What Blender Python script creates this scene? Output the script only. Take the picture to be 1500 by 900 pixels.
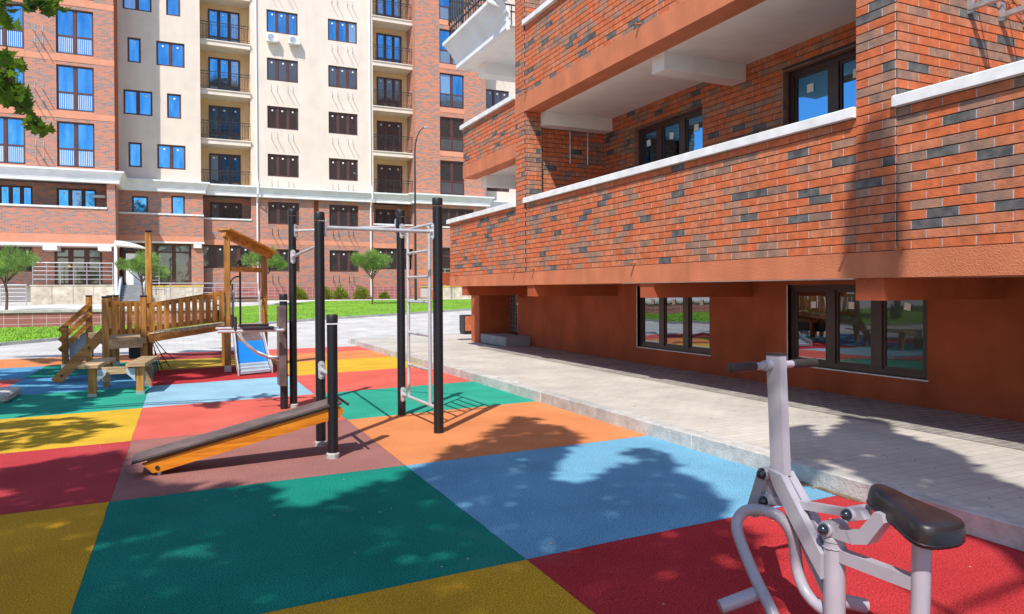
import bpy, math, random
from mathutils import Vector, Matrix, noise as mnoise
R = random.Random(7)
rad = math.radians
for o in list(bpy.data.objects):
    bpy.data.objects.remove(o, do_unlink=True)
S = bpy.context.scene
COL = S.collection

# ------------------------------------------------------------------ camera
H = 1.45
YAW, PITCH, ROLL, FPX = rad(24.66), rad(.5), rad(.3), 1050.0
fw = Vector((math.sin(YAW)*math.cos(PITCH), math.cos(YAW)*math.cos(PITCH), -math.sin(PITCH)))
r0 = Vector((math.cos(YAW), -math.sin(YAW), 0)); u0 = r0.cross(fw)
cr, sr = math.cos(ROLL), math.sin(ROLL)
rt = cr*r0 - sr*u0; up = sr*r0 + cr*u0
cd = bpy.data.cameras.new('camera'); cam = bpy.data.objects.new('camera', cd); COL.objects.link(cam)
M3 = Matrix((rt, up, -fw)).transposed().to_4x4(); M3.translation = Vector((0, 0, H))
cam.matrix_world = M3
cd.sensor_width = 36; cd.lens = FPX*36/1500; cd.shift_y = -15.34/1500
cd.clip_start = .05; cd.clip_end = 1500
S.camera = cam
S.render.resolution_x, S.render.resolution_y = 1024, 614

def in_view(p, margin=.06):
    d = Vector(p) - Vector((0, 0, H)); z = d.dot(fw)
    if z < .05: return False
    x = d.dot(rt)/z*FPX + 750; y = 434.66 - d.dot(up)/z*FPX
    return -1500*margin < x < 1500*(1+margin) and -900*margin < y < 900*(1+margin)

# ------------------------------------------------------------------ light
SUN_AZ, SUN_EL = rad(222.0), rad(52.0)       # clockwise from +Y, height
tosun = Vector((math.sin(SUN_AZ)*math.cos(SUN_EL), math.cos(SUN_AZ)*math.cos(SUN_EL), math.sin(SUN_EL)))
W = bpy.data.worlds.new("World"); S.world = W; W.use_nodes = True
nt = W.node_tree; bg = nt.nodes['Background']
sky = nt.nodes.new('ShaderNodeTexSky'); sky.sky_type = 'NISHITA'; sky.sun_disc = False
sky.sun_elevation = SUN_EL; sky.sun_rotation = SUN_AZ; sky.air_density = 1.0; sky.dust_density = .4; sky.ozone_density = 2.0
nt.links.new(sky.outputs[0], bg.inputs[0]); bg.inputs[1].default_value = .14
sd = bpy.data.lights.new('sun', 'SUN'); sd.energy = 3.5; sd.angle = rad(.53); sd.color = (1, .95, .87)
so = bpy.data.objects.new('sun', sd); COL.objects.link(so)
so.rotation_euler = tosun.to_track_quat('Z', 'Y').to_euler(); so.location = (-20, -20, 40)
S.view_settings.view_transform = 'Standard'; S.view_settings.look = 'None'
S.view_settings.exposure = .68; S.view_settings.gamma = 1
S.cycles.max_bounces = 8

# ------------------------------------------------------------------ materials
MAT = {}
def mat(name, col, rough=.7, var=.12, scale=6, bump=0, bscale=60, metal=0, spec=.5, col2=None, sc2=None, coat=0, bvec=None, ovar=0):
    m = bpy.data.materials.new(name); m.use_nodes = True; n = m.node_tree; L = n.links; b = n.nodes['Principled BSDF']
    b.inputs['Roughness'].default_value = rough; b.inputs['Metallic'].default_value = metal
    b.inputs['Specular IOR Level'].default_value = spec; b.inputs['Coat Weight'].default_value = coat
    g = n.nodes.new('ShaderNodeNewGeometry')
    t = n.nodes.new('ShaderNodeTexNoise'); t.inputs['Scale'].default_value = scale; t.inputs['Detail'].default_value = 6
    L.new(g.outputs['Position'], t.inputs['Vector'])
    mx = n.nodes.new('ShaderNodeMix'); mx.data_type = 'RGBA'
    c2 = col2 or tuple(c*(1-var*1.4) for c in col); c1 = tuple(min(1, c*(1+var*.8)) for c in col)
    mx.inputs[6].default_value = (*c2, 1); mx.inputs[7].default_value = (*c1, 1)
    rp = n.nodes.new('ShaderNodeMapRange'); rp.inputs[1].default_value = .32; rp.inputs[2].default_value = .68
    L.new(t.outputs[0], rp.inputs[0]); L.new(rp.outputs[0], mx.inputs[0])
    out = mx.outputs[2]
    if sc2:                                   # second, larger soft variation
        t2 = n.nodes.new('ShaderNodeTexNoise'); t2.inputs['Scale'].default_value = sc2[0]; t2.inputs['Detail'].default_value = 4
        if len(sc2) > 2:
            ms_ = n.nodes.new('ShaderNodeMapping'); ms_.inputs['Scale'].default_value = (1, 1, sc2[2]); L.new(g.outputs['Position'], ms_.inputs[0]); L.new(ms_.outputs[0], t2.inputs['Vector'])
        else: L.new(g.outputs['Position'], t2.inputs['Vector'])
        m2 = n.nodes.new('ShaderNodeMix'); m2.data_type = 'RGBA'; m2.blend_type = 'MULTIPLY'; m2.inputs[0].default_value = 1
        r2 = n.nodes.new('ShaderNodeMapRange'); r2.inputs[1].default_value = .3; r2.inputs[2].default_value = .7
        r2.inputs[3].default_value = 1-sc2[1]; r2.inputs[4].default_value = 1.0
        L.new(t2.outputs[0], r2.inputs[0]); L.new(out, m2.inputs[6]); L.new(r2.outputs[0], m2.inputs[7]); out = m2.outputs[2]
    if ovar:
        oi = n.nodes.new('ShaderNodeObjectInfo'); ro = n.nodes.new('ShaderNodeMapRange'); ro.inputs[3].default_value = 1-ovar; ro.inputs[4].default_value = 1+ovar*.4
        m4 = n.nodes.new('ShaderNodeMix'); m4.data_type = 'RGBA'; m4.blend_type = 'MULTIPLY'; m4.inputs[0].default_value = 1
        L.new(oi.outputs['Random'], ro.inputs[0]); L.new(out, m4.inputs[6]); L.new(ro.outputs[0], m4.inputs[7]); out = m4.outputs[2]
    L.new(out, b.inputs['Base Color'])
    if bump:
        t3 = n.nodes.new('ShaderNodeTexNoise'); t3.inputs['Scale'].default_value = bscale; t3.inputs['Detail'].default_value = 5
        if bvec:
            mp_ = n.nodes.new('ShaderNodeMapping'); mp_.inputs['Scale'].default_value = bvec; L.new(g.outputs['Position'], mp_.inputs[0]); L.new(mp_.outputs[0], t3.inputs['Vector'])
        else: L.new(g.outputs['Position'], t3.inputs['Vector'])
        bp = n.nodes.new('ShaderNodeBump'); bp.inputs['Strength'].default_value = bump; bp.inputs['Distance'].default_value = .02
        L.new(t3.outputs[0], bp.inputs['Height']); L.new(bp.outputs[0], b.inputs['Normal'])
    MAT[name] = m
    return m

def wood(name, col, dark, axis_scale=(3, 3, 30), rough=.45):
    m = mat(name, col, rough=rough); n = m.node_tree; L = n.links; b = n.nodes['Principled BSDF']
    tc = n.nodes.new('ShaderNodeTexCoord'); mp = n.nodes.new('ShaderNodeMapping'); mp.inputs['Scale'].default_value = axis_scale
    t = n.nodes.new('ShaderNodeTexNoise'); t.inputs['Scale'].default_value = 1; t.inputs['Detail'].default_value = 7; t.inputs['Distortion'].default_value = .8
    g = n.nodes.new('ShaderNodeNewGeometry')
    L.new(g.outputs['Position'], mp.inputs[0]); L.new(mp.outputs[0], t.inputs['Vector'])
    cr_ = n.nodes.new('ShaderNodeValToRGB'); cr_.color_ramp.elements[0].position = .38; cr_.color_ramp.elements[1].position = .62
    cr_.color_ramp.elements[0].color = (*dark, 1); cr_.color_ramp.elements[1].color = (*col, 1)
    L.new(t.outputs[0], cr_.inputs[0]); 
    oi = n.nodes.new('ShaderNodeObjectInfo'); hs = n.nodes.new('ShaderNodeHueSaturation')
    r_ = n.nodes.new('ShaderNodeMapRange'); r_.inputs[3].default_value = .72; r_.inputs[4].default_value = 1.18
    L.new(oi.outputs['Random'], r_.inputs[0]); L.new(r_.outputs[0], hs.inputs['Value']); L.new(cr_.outputs[0], hs.inputs['Color'])
    L.new(hs.outputs[0], b.inputs['Base Color'])
    bp = n.nodes.new('ShaderNodeBump'); bp.inputs['Strength'].default_value = .25; bp.inputs['Distance'].default_value = .01
    L.new(t.outputs[0], bp.inputs['Height']); L.new(bp.outputs[0], b.inputs['Normal'])
    return m

def rubber(name, col):
    m = mat(name, col, rough=.95, var=.42, scale=120, bump=.35, bscale=150, spec=.06, sc2=(1.6, .22))
    n = m.node_tree; L = n.links; b = n.nodes['Principled BSDF']
    g = n.nodes.new('ShaderNodeNewGeometry'); v = n.nodes.new('ShaderNodeTexVoronoi'); v.inputs['Scale'].default_value = 75
    L.new(g.outputs['Position'], v.inputs['Vector'])
    src = b.inputs['Base Color'].links[0].from_socket
    # scattered grit: rare pale crumbs, and a dusting in patches
    w = n.nodes.new('ShaderNodeTexVoronoi'); w.inputs['Scale'].default_value = 9
    L.new(g.outputs['Position'], w.inputs['Vector'])
    lt = n.nodes.new('ShaderNodeMath'); lt.operation = 'LESS_THAN'; lt.inputs[1].default_value = .055
    L.new(w.outputs['Distance'], lt.inputs[0])
    sx = n.nodes.new('ShaderNodeSeparateColor'); L.new(w.outputs['Color'], sx.inputs[0])
    gt = n.nodes.new('ShaderNodeMath'); gt.operation = 'GREATER_THAN'; gt.inputs[1].default_value = .86
    L.new(sx.outputs[0], gt.inputs[0])
    mu = n.nodes.new('ShaderNodeMath'); mu.operation = 'MULTIPLY'; L.new(lt.outputs[0], mu.inputs[0]); L.new(gt.outputs[0], mu.inputs[1])
    mx = n.nodes.new('ShaderNodeMix'); mx.data_type = 'RGBA'; mx.inputs[7].default_value = (.5, .45, .36, 1)
    L.new(mu.outputs[0], mx.inputs[0]); L.new(src, mx.inputs[6])
    d = n.nodes.new('ShaderNodeTexNoise'); d.inputs['Scale'].default_value = .9; d.inputs['Detail'].default_value = 9; d.inputs['Roughness'].default_value = .7
    L.new(g.outputs['Position'], d.inputs['Vector'])
    dr = n.nodes.new('ShaderNodeMapRange'); dr.inputs[1].default_value = .55; dr.inputs[2].default_value = .8; dr.inputs[4].default_value = .10
    L.new(d.outputs[0], dr.inputs[0])
    m2 = n.nodes.new('ShaderNodeMix'); m2.data_type = 'RGBA'; m2.inputs[7].default_value = (.45, .42, .38, 1)
    L.new(dr.outputs[0], m2.inputs[0]); L.new(mx.outputs[2], m2.inputs[6]); L.new(m2.outputs[2], b.inputs['Base Color'])
    return m

def facebrick(name, scale=1.0, hot=0):
    """far brickwork: stretcher bond of clinker tiles with clusters of dark ones, on walls facing X or Y"""
    m = mat(name, (.4, .12, .06), rough=.75); n = m.node_tree; L = n.links; b = n.nodes['Principled BSDF']
    g = n.nodes.new('ShaderNodeNewGeometry'); sp = n.nodes.new('ShaderNodeSeparateXYZ'); L.new(g.outputs['Position'], sp.inputs[0])
    ad = n.nodes.new('ShaderNodeMath'); ad.operation = 'ADD'; L.new(sp.outputs[0], ad.inputs[0]); L.new(sp.outputs[1], ad.inputs[1])
    cb = n.nodes.new('ShaderNodeCombineXYZ'); L.new(ad.outputs[0], cb.inputs[0]); L.new(sp.outputs[2], cb.inputs[1])
    bt = n.nodes.new('ShaderNodeTexBrick'); bt.inputs['Scale'].default_value = 1; bt.inputs['Brick Width'].default_value = .27*scale
    bt.inputs['Row Height'].default_value = .083*scale; bt.inputs['Mortar Size'].default_value = .008; bt.inputs['Mortar Smooth'].default_value = .1
    bt.inputs['Color1'].default_value = (0, 0, 0, 1); bt.inputs['Color2'].default_value = (1, 1, 1, 1); bt.inputs['Mortar'].default_value = (.5, .5, .5, 1)
    L.new(cb.outputs[0], bt.inputs['Vector'])
    ns = n.nodes.new('ShaderNodeTexNoise'); ns.inputs['Scale'].default_value = 1.5; ns.inputs['Detail'].default_value = 4
    mp = n.nodes.new('ShaderNodeMapping'); mp.inputs['Scale'].default_value = (1, 3.4, 1); L.new(cb.outputs[0], mp.inputs[0]); L.new(mp.outputs[0], ns.inputs['Vector'])
    av = n.nodes.new('ShaderNodeMath'); av.operation = 'MULTIPLY_ADD'; av.inputs[1].default_value = .55
    sc = n.nodes.new('ShaderNodeSeparateColor'); L.new(bt.outputs['Color'], sc.inputs[0])
    L.new(sc.outputs[0], av.inputs[0]); L.new(ns.outputs[0], av.inputs[2])
    rp = n.nodes.new('ShaderNodeValToRGB'); e = rp.color_ramp.elements
    e[0].position = 0; e[0].color = (.54, .19, .11, 1); e[1].position = 1; e[1].color = (.26, .20, .19, 1)
    for p, c in ((.52, (.56, .18, .095)), (.72, (.46, .19, .125)), (.86, (.34, .18, .14)), (.96, (.22, .15, .14))):
        k = e.new(p); k.color = (*c, 1)
    if hot:
        for k_, c in zip(range(3), ((.62, .19, .08), (.62, .18, .075), (.52, .19, .10))): rp.color_ramp.elements[k_].color = (*c, 1)
    L.new(av.outputs[0], rp.inputs[0])
    mx = n.nodes.new('ShaderNodeMix'); mx.data_type = 'RGBA'; mx.inputs[7].default_value = (.44, .28, .23, 1)
    L.new(bt.outputs['Fac'], mx.inputs[0]); L.new(rp.outputs[0], mx.inputs[6]); L.new(mx.outputs[2], b.inputs['Base Color'])
    return m

def tiles(name, c1, c2, mortar, w, h, rough=.5, var=.5, offset=.5, ground=False, bump=.3, msize=.012, grime=.25):
    m = mat(name, c1, rough=rough); n = m.node_tree; L = n.links; b = n.nodes['Principled BSDF']
    g = n.nodes.new('ShaderNodeNewGeometry'); vec = g.outputs['Position']
    if not ground:
        sp = n.nodes.new('ShaderNodeSeparateXYZ'); L.new(vec, sp.inputs[0])
        ad = n.nodes.new('ShaderNodeMath'); ad.operation = 'ADD'; L.new(sp.outputs[0], ad.inputs[0]); L.new(sp.outputs[1], ad.inputs[1])
        cb = n.nodes.new('ShaderNodeCombineXYZ'); L.new(ad.outputs[0], cb.inputs[0]); L.new(sp.outputs[2], cb.inputs[1]); vec = cb.outputs[0]
    bt = n.nodes.new('ShaderNodeTexBrick'); bt.inputs['Scale'].default_value = 1; bt.inputs['Brick Width'].default_value = w; bt.offset = offset
    bt.inputs['Row Height'].default_value = h; bt.inputs['Mortar Size'].default_value = msize; bt.inputs['Mortar Smooth'].default_value = .3
    bt.inputs['Color1'].default_value = (*c1, 1); bt.inputs['Color2'].default_value = (*c2, 1); bt.inputs['Mortar'].default_value = (*mortar, 1)
    L.new(vec, bt.inputs['Vector'])
    t = n.nodes.new('ShaderNodeTexNoise'); t.inputs['Scale'].default_value = 1.1; t.inputs['Detail'].default_value = 9; t.inputs['Roughness'].default_value = .65
    L.new(g.outputs['Position'], t.inputs['Vector'])
    r2 = n.nodes.new('ShaderNodeMapRange'); r2.inputs[1].default_value = .3; r2.inputs[2].default_value = .7; r2.inputs[3].default_value = 1-grime; r2.inputs[4].default_value = 1.08
    L.new(t.outputs[0], r2.inputs[0])
    m2 = n.nodes.new('ShaderNodeMix'); m2.data_type = 'RGBA'; m2.blend_type = 'MULTIPLY'; m2.inputs[0].default_value = 1
    L.new(bt.outputs[0], m2.inputs[6]); L.new(r2.outputs[0], m2.inputs[7]); L.new(m2.outputs[2], b.inputs['Base Color'])
    bp = n.nodes.new('ShaderNodeBump'); bp.inputs['Strength'].default_value = bump; bp.inputs['Distance'].default_value = .006; bp.invert = True
    L.new(bt.outputs['Fac'], bp.inputs['Height']); L.new(bp.outputs[0], b.inputs['Normal'])
    return m

def glass(name, tint, mirror, base=(.012, .014, .016), rough=.02, wav=.0, tv=0):
    m = bpy.data.materials.new(name); m.use_nodes = True; n = m.node_tree; L = n.links
    b = n.nodes['Principled BSDF']; b.inputs['Base Color'].default_value = (*base, 1); b.inputs['Roughness'].default_value = .1
    gl = n.nodes.new('ShaderNodeBsdfGlossy'); gl.inputs['Color'].default_value = (*tint, 1); gl.inputs['Roughness'].default_value = rough
    mx = n.nodes.new('ShaderNodeMixShader'); mx.inputs[0].default_value = mirror
    fr = n.nodes.new('ShaderNodeFresnel'); fr.inputs[0].default_value = 1.5
    ad = n.nodes.new('ShaderNodeMath'); ad.operation = 'ADD'; ad.use_clamp = True; ad.inputs[1].default_value = mirror
    L.new(fr.outputs[0], ad.inputs[0]); L.new(ad.outputs[0], mx.inputs[0])
    L.new(b.outputs[0], mx.inputs[1]); L.new(gl.outputs[0], mx.inputs[2]); L.new(mx.outputs[0], n.nodes['Material Output'].inputs[0])
    if tv:                                    # stretched noise paints cloud-like reflections and curtains into the tint
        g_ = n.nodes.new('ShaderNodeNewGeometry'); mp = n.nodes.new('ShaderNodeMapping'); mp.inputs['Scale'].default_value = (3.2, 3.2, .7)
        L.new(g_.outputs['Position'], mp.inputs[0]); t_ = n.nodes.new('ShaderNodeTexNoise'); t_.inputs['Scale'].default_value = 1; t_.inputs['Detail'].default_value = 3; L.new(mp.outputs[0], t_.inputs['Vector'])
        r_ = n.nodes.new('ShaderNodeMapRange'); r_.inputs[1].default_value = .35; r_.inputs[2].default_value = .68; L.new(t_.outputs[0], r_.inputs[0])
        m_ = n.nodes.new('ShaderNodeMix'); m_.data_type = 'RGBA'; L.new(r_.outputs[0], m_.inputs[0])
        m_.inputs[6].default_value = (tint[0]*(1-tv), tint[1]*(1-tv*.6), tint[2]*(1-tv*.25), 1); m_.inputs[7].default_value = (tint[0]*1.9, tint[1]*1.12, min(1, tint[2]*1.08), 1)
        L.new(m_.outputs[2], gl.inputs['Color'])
    if wav:
        t = n.nodes.new('ShaderNodeTexNoise'); t.inputs['Scale'].default_value = 2.2; t.inputs['Detail'].default_value = 1
        g = n.nodes.new('ShaderNodeNewGeometry'); L.new(g.outputs['Position'], t.inputs['Vector'])
        bp = n.nodes.new('ShaderNodeBump'); bp.inputs['Strength'].default_value = wav; bp.inputs['Distance'].default_value = .05
        L.new(t.outputs[0], bp.inputs['Height']); L.new(bp.outputs[0], gl.inputs['Normal'])
    MAT[name] = m
    return m

def leafmat(name, col, col2, trans=.35, rough=.5):
    m = mat(name, col, rough=rough, scale=3, col2=col2, spec=.3); n = m.node_tree; L = n.links; b = n.nodes['Principled BSDF']
    tr = n.nodes.new('ShaderNodeBsdfTranslucent'); mx = n.nodes.new('ShaderNodeMixShader'); mx.inputs[0].default_value = trans
    src = b.inputs['Base Color'].links[0].from_socket
    hs = n.nodes.new('ShaderNodeHueSaturation'); hs.inputs['Value'].default_value = 1.6; hs.inputs['Hue'].default_value = .485
    L.new(src, hs.inputs['Color']); L.new(hs.outputs[0], tr.inputs[0])
    L.new(b.outputs[0], mx.inputs[1]); L.new(tr.outputs[0], mx.inputs[2]); L.new(mx.outputs[0], n.nodes['Material Output'].inputs[0])
    return m

BV = (1, 1, 4.5)
m_orange = mat('clinker_orange', (.60, .145, .048), .78, .16, 11, bump=.34, bscale=26, sc2=(2.5, .18), bvec=BV)
m_salmon = mat('clinker_salmon', (.56, .185, .085), .78, .20, 11, bump=.34, bscale=26, sc2=(2.5, .18), bvec=BV)
m_brown = mat('clinker_brown', (.34, .17, .105), .78, .2, 7, col2=(.19, .125, .10), bump=.36, bscale=26, bvec=BV)
m_slate = mat('clinker_slate', (.125, .115, .11), .7, .3, 9, col2=(.055, .055, .058), bump=.28, bscale=26, bvec=BV)
m_mortar_shade = mat('shadow_dark_mortar', (.055, .048, .05), .95, .15, 20)  # near-black colour stands in for the shadow inside the level joints
m_mortar2 = mat('pale_mortar', (.46, .40, .42), .9, .15, 30, bump=.3)
m_band = mat('terracotta_render', (.60, .19, .085), .85, .08, 3, bump=.55, bscale=90, sc2=(3.0, .20, .25))
m_base = mat('rust_render', (.46, .092, .026), .85, .12, 2, bump=.55, bscale=110, sc2=(2.2, .30, .35))
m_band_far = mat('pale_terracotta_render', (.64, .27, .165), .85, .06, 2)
m_white = mat('white_render', (.84, .82, .79), .8, .04, 3, bump=.1, bscale=50, sc2=(1.3, .08))
m_coping = mat('white_coping_metal', (.80, .80, .80), .45, .05, 5, sc2=(5, .16))
m_cream = mat('cream_render', (.73, .625, .535), .85, .04, 1.2, sc2=(1.6, .09, .15))
m_peach = mat('peach_render', (.72, .50, .28), .85, .05, 1.2)
m_cornice = mat('cornice_paint', (.78, .79, .81), .7, .05, 2, sc2=(1, .08))
m_pipe = mat('white_pipe', (.78, .78, .78), .4, .03)
m_frame = mat('brown_frame', (.060, .026, .022), .42, .15, 4)
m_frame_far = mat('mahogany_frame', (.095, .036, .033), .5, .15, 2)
m_debris = mat('dry_debris', (.45, .36, .22), .9, .4, 30)
m_iron = mat('black_iron', (.02, .02, .022), .5, .1)
m_galv = mat('galvanised_steel', (.50, .52, .54), .4, .15, 12, metal=.6)
m_steel = mat('stainless_steel', (.62, .63, .65), .3, .08, 8, metal=.85)
m_copper = mat('rusty_copper', (.42, .13, .05), .5, .3, 30)
m_post = mat('black_powder_coat', (.007, .007, .011), .45, .2, 20, bump=.12, bscale=160, coat=.1)
m_cap = mat('black_plastic', (.018, .019, .022), .45, .2, 20)
m_alu = mat('silver_paint', (.58, .58, .60), .38, .10, 14, metal=.35)
m_lilac = mat('lilac_grey_paint', (.40, .378, .435), .34, .05, 7, bump=.03, bscale=120, coat=.3, sc2=(6, .07))
m_vinyl = mat('black_vinyl', (.019, .014, .017), .42, .15, 16, bump=.04, bscale=260, coat=.25)
m_grip = mat('grip_rubber', (.035, .027, .03), .55, .2, 30, bump=.2, bscale=200)
m_ball = mat('blue_black_cap', (.012, .017, .03), .22, .1, 10, coat=.4)
m_post_foot = mat('grey_concrete_foot', (.42, .41, .39), .8, .2, 30)
m_wood = wood('honey_wood', (.56, .26, .055), (.32, .125, .022), (16, 16, 1.6))
m_woodx = wood('honey_wood_along', (.58, .27, .055), (.32, .125, .022), (1.6, 16, 16))
m_woody = wood('honey_wood_depth', (.56, .26, .055), (.32, .125, .022), (16, 1.6, 16))
m_bench = wood('orange_board', (.80, .27, .015), (.54, .15, .01), (2.2, 12, 22), rough=.35)
m_greyw = wood('weathered_wood', (.56, .40, .22), (.33, .21, .10), (2, 10, 10), rough=.7)
m_phen = mat('brown_film_ply', (.16, .115, .108), .35, .25, 5, bump=.05, bscale=80, sc2=(2.5, .25))
m_blue = mat('blue_slide_plastic', (.01, .20, .62), .3, .06)
m_pale = mat('pale_blue_panel', (.42, .50, .58), .4, .1, 4)
m_marble = mat('cream_marble', (.66, .58, .47), .3, .22, 2.6, col2=(.46, .38, .29), sc2=(5, .12))
m_yellowp = mat('yellow_paint', (.85, .62, .02), .5, .05)
m_door = mat('dark_glazed_door', (.03, .022, .024), .3, .1)
m_soil = mat('planting_soil', (.20, .13, .08), .95, .3, 8, bump=.5)
m_bark = mat('bark', (.12, .085, .06), .9, .35, 14, bump=.8, bscale=30)
m_lawn = mat('turf', (.19, .38, .015), .95, .3, 9, col2=(.13, .28, .015), bump=.5, bscale=40, sc2=(.8, .38))
m_blade = mat('grass_blade', (.21, .42, .018), .7, .25, 3, col2=(.15, .32, .015))
m_kerb = tiles('kerb_concrete', (.46, .44, .41), (.40, .38, .35), (.3, .29, .27), 9, 9, rough=.85, grime=.3, bump=0)
m_kerb2 = mat('pale_kerb_concrete', (.54, .525, .49), .85, .12, 12, bump=.4, bscale=50, sc2=(3.5, .28), ovar=.16)
m_pave = tiles('concrete_pavers', (.56, .515, .45), (.51, .47, .41), (.43, .40, .355), .205, .105, rough=.85, ground=True, msize=.006, bump=.5, grime=.26)
m_paver_shade = tiles('shade_grey_pavers', (.34, .31, .285), (.24, .22, .205), (.47, .45, .42), .20, .10, rough=.85, ground=True, msize=.009, bump=.8, grime=.35)
m_road = tiles('road_pavers', (.58, .56, .53), (.52, .50, .47), (.44, .42, .39), .42, .21, rough=.9, ground=True, msize=.012, bump=.4, grime=.28)
m_plinth = tiles('maroon_tiles', (.42, .15, .14), (.36, .12, .115), (.58, .42, .40), .40, .20, rough=.4, grime=.15, offset=0)
m_brickfar = facebrick('far_clinker'); m_brickhot = facebrick('far_orange_clinker', hot=1)
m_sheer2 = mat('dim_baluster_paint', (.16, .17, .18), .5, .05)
m_terrace = mat('pale_terrace', (.62, .60, .57), .8, .1, 3)
m_concrete = mat('grey_step', (.27, .27, .28), .8, .15, 4)
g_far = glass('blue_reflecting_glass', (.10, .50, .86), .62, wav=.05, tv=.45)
g_curt = glass('curtained_glass', (.25, .58, .90), .38, base=(.22, .30, .34), wav=.05, tv=.3)
g_dark = glass('clear_dark_glass', (.75, .78, .80), .085, base=(.034, .029, .028), wav=.05)
g_near = glass('near_window_glass', (.30, .32, .34), .09, base=(.016, .012, .011), wav=.02)
g_loggia = glass('loggia_glass', (.12, .38, .70), .13, base=(.06, .05, .048), wav=.03)
m_sticker = mat('white_sticker', (.80, .78, .72), .6, .03)
m_sheer = mat('pale_baluster_paint', (.52, .60, .66), .5, .05)
m_acwhite = mat('ac_white', (.78, .78, .76), .45, .04)
m_needle = leafmat('pine_needles', (.26, .40, .09), (.08, .17, .045), .35)
m_shrub = leafmat('shrub_leaves', (.30, .34, .04), (.09, .15, .02), .35)
m_maple = leafmat('maple_leaves', (.12, .24, .02), (.035, .10, .012), .40)
m_maple2 = leafmat('maple_crown', (.06, .11, .02), (.02, .05, .012), .03)
m_spruce = leafmat('spruce_sprays', (.10, .17, .05), (.05, .09, .03), .22)

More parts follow.
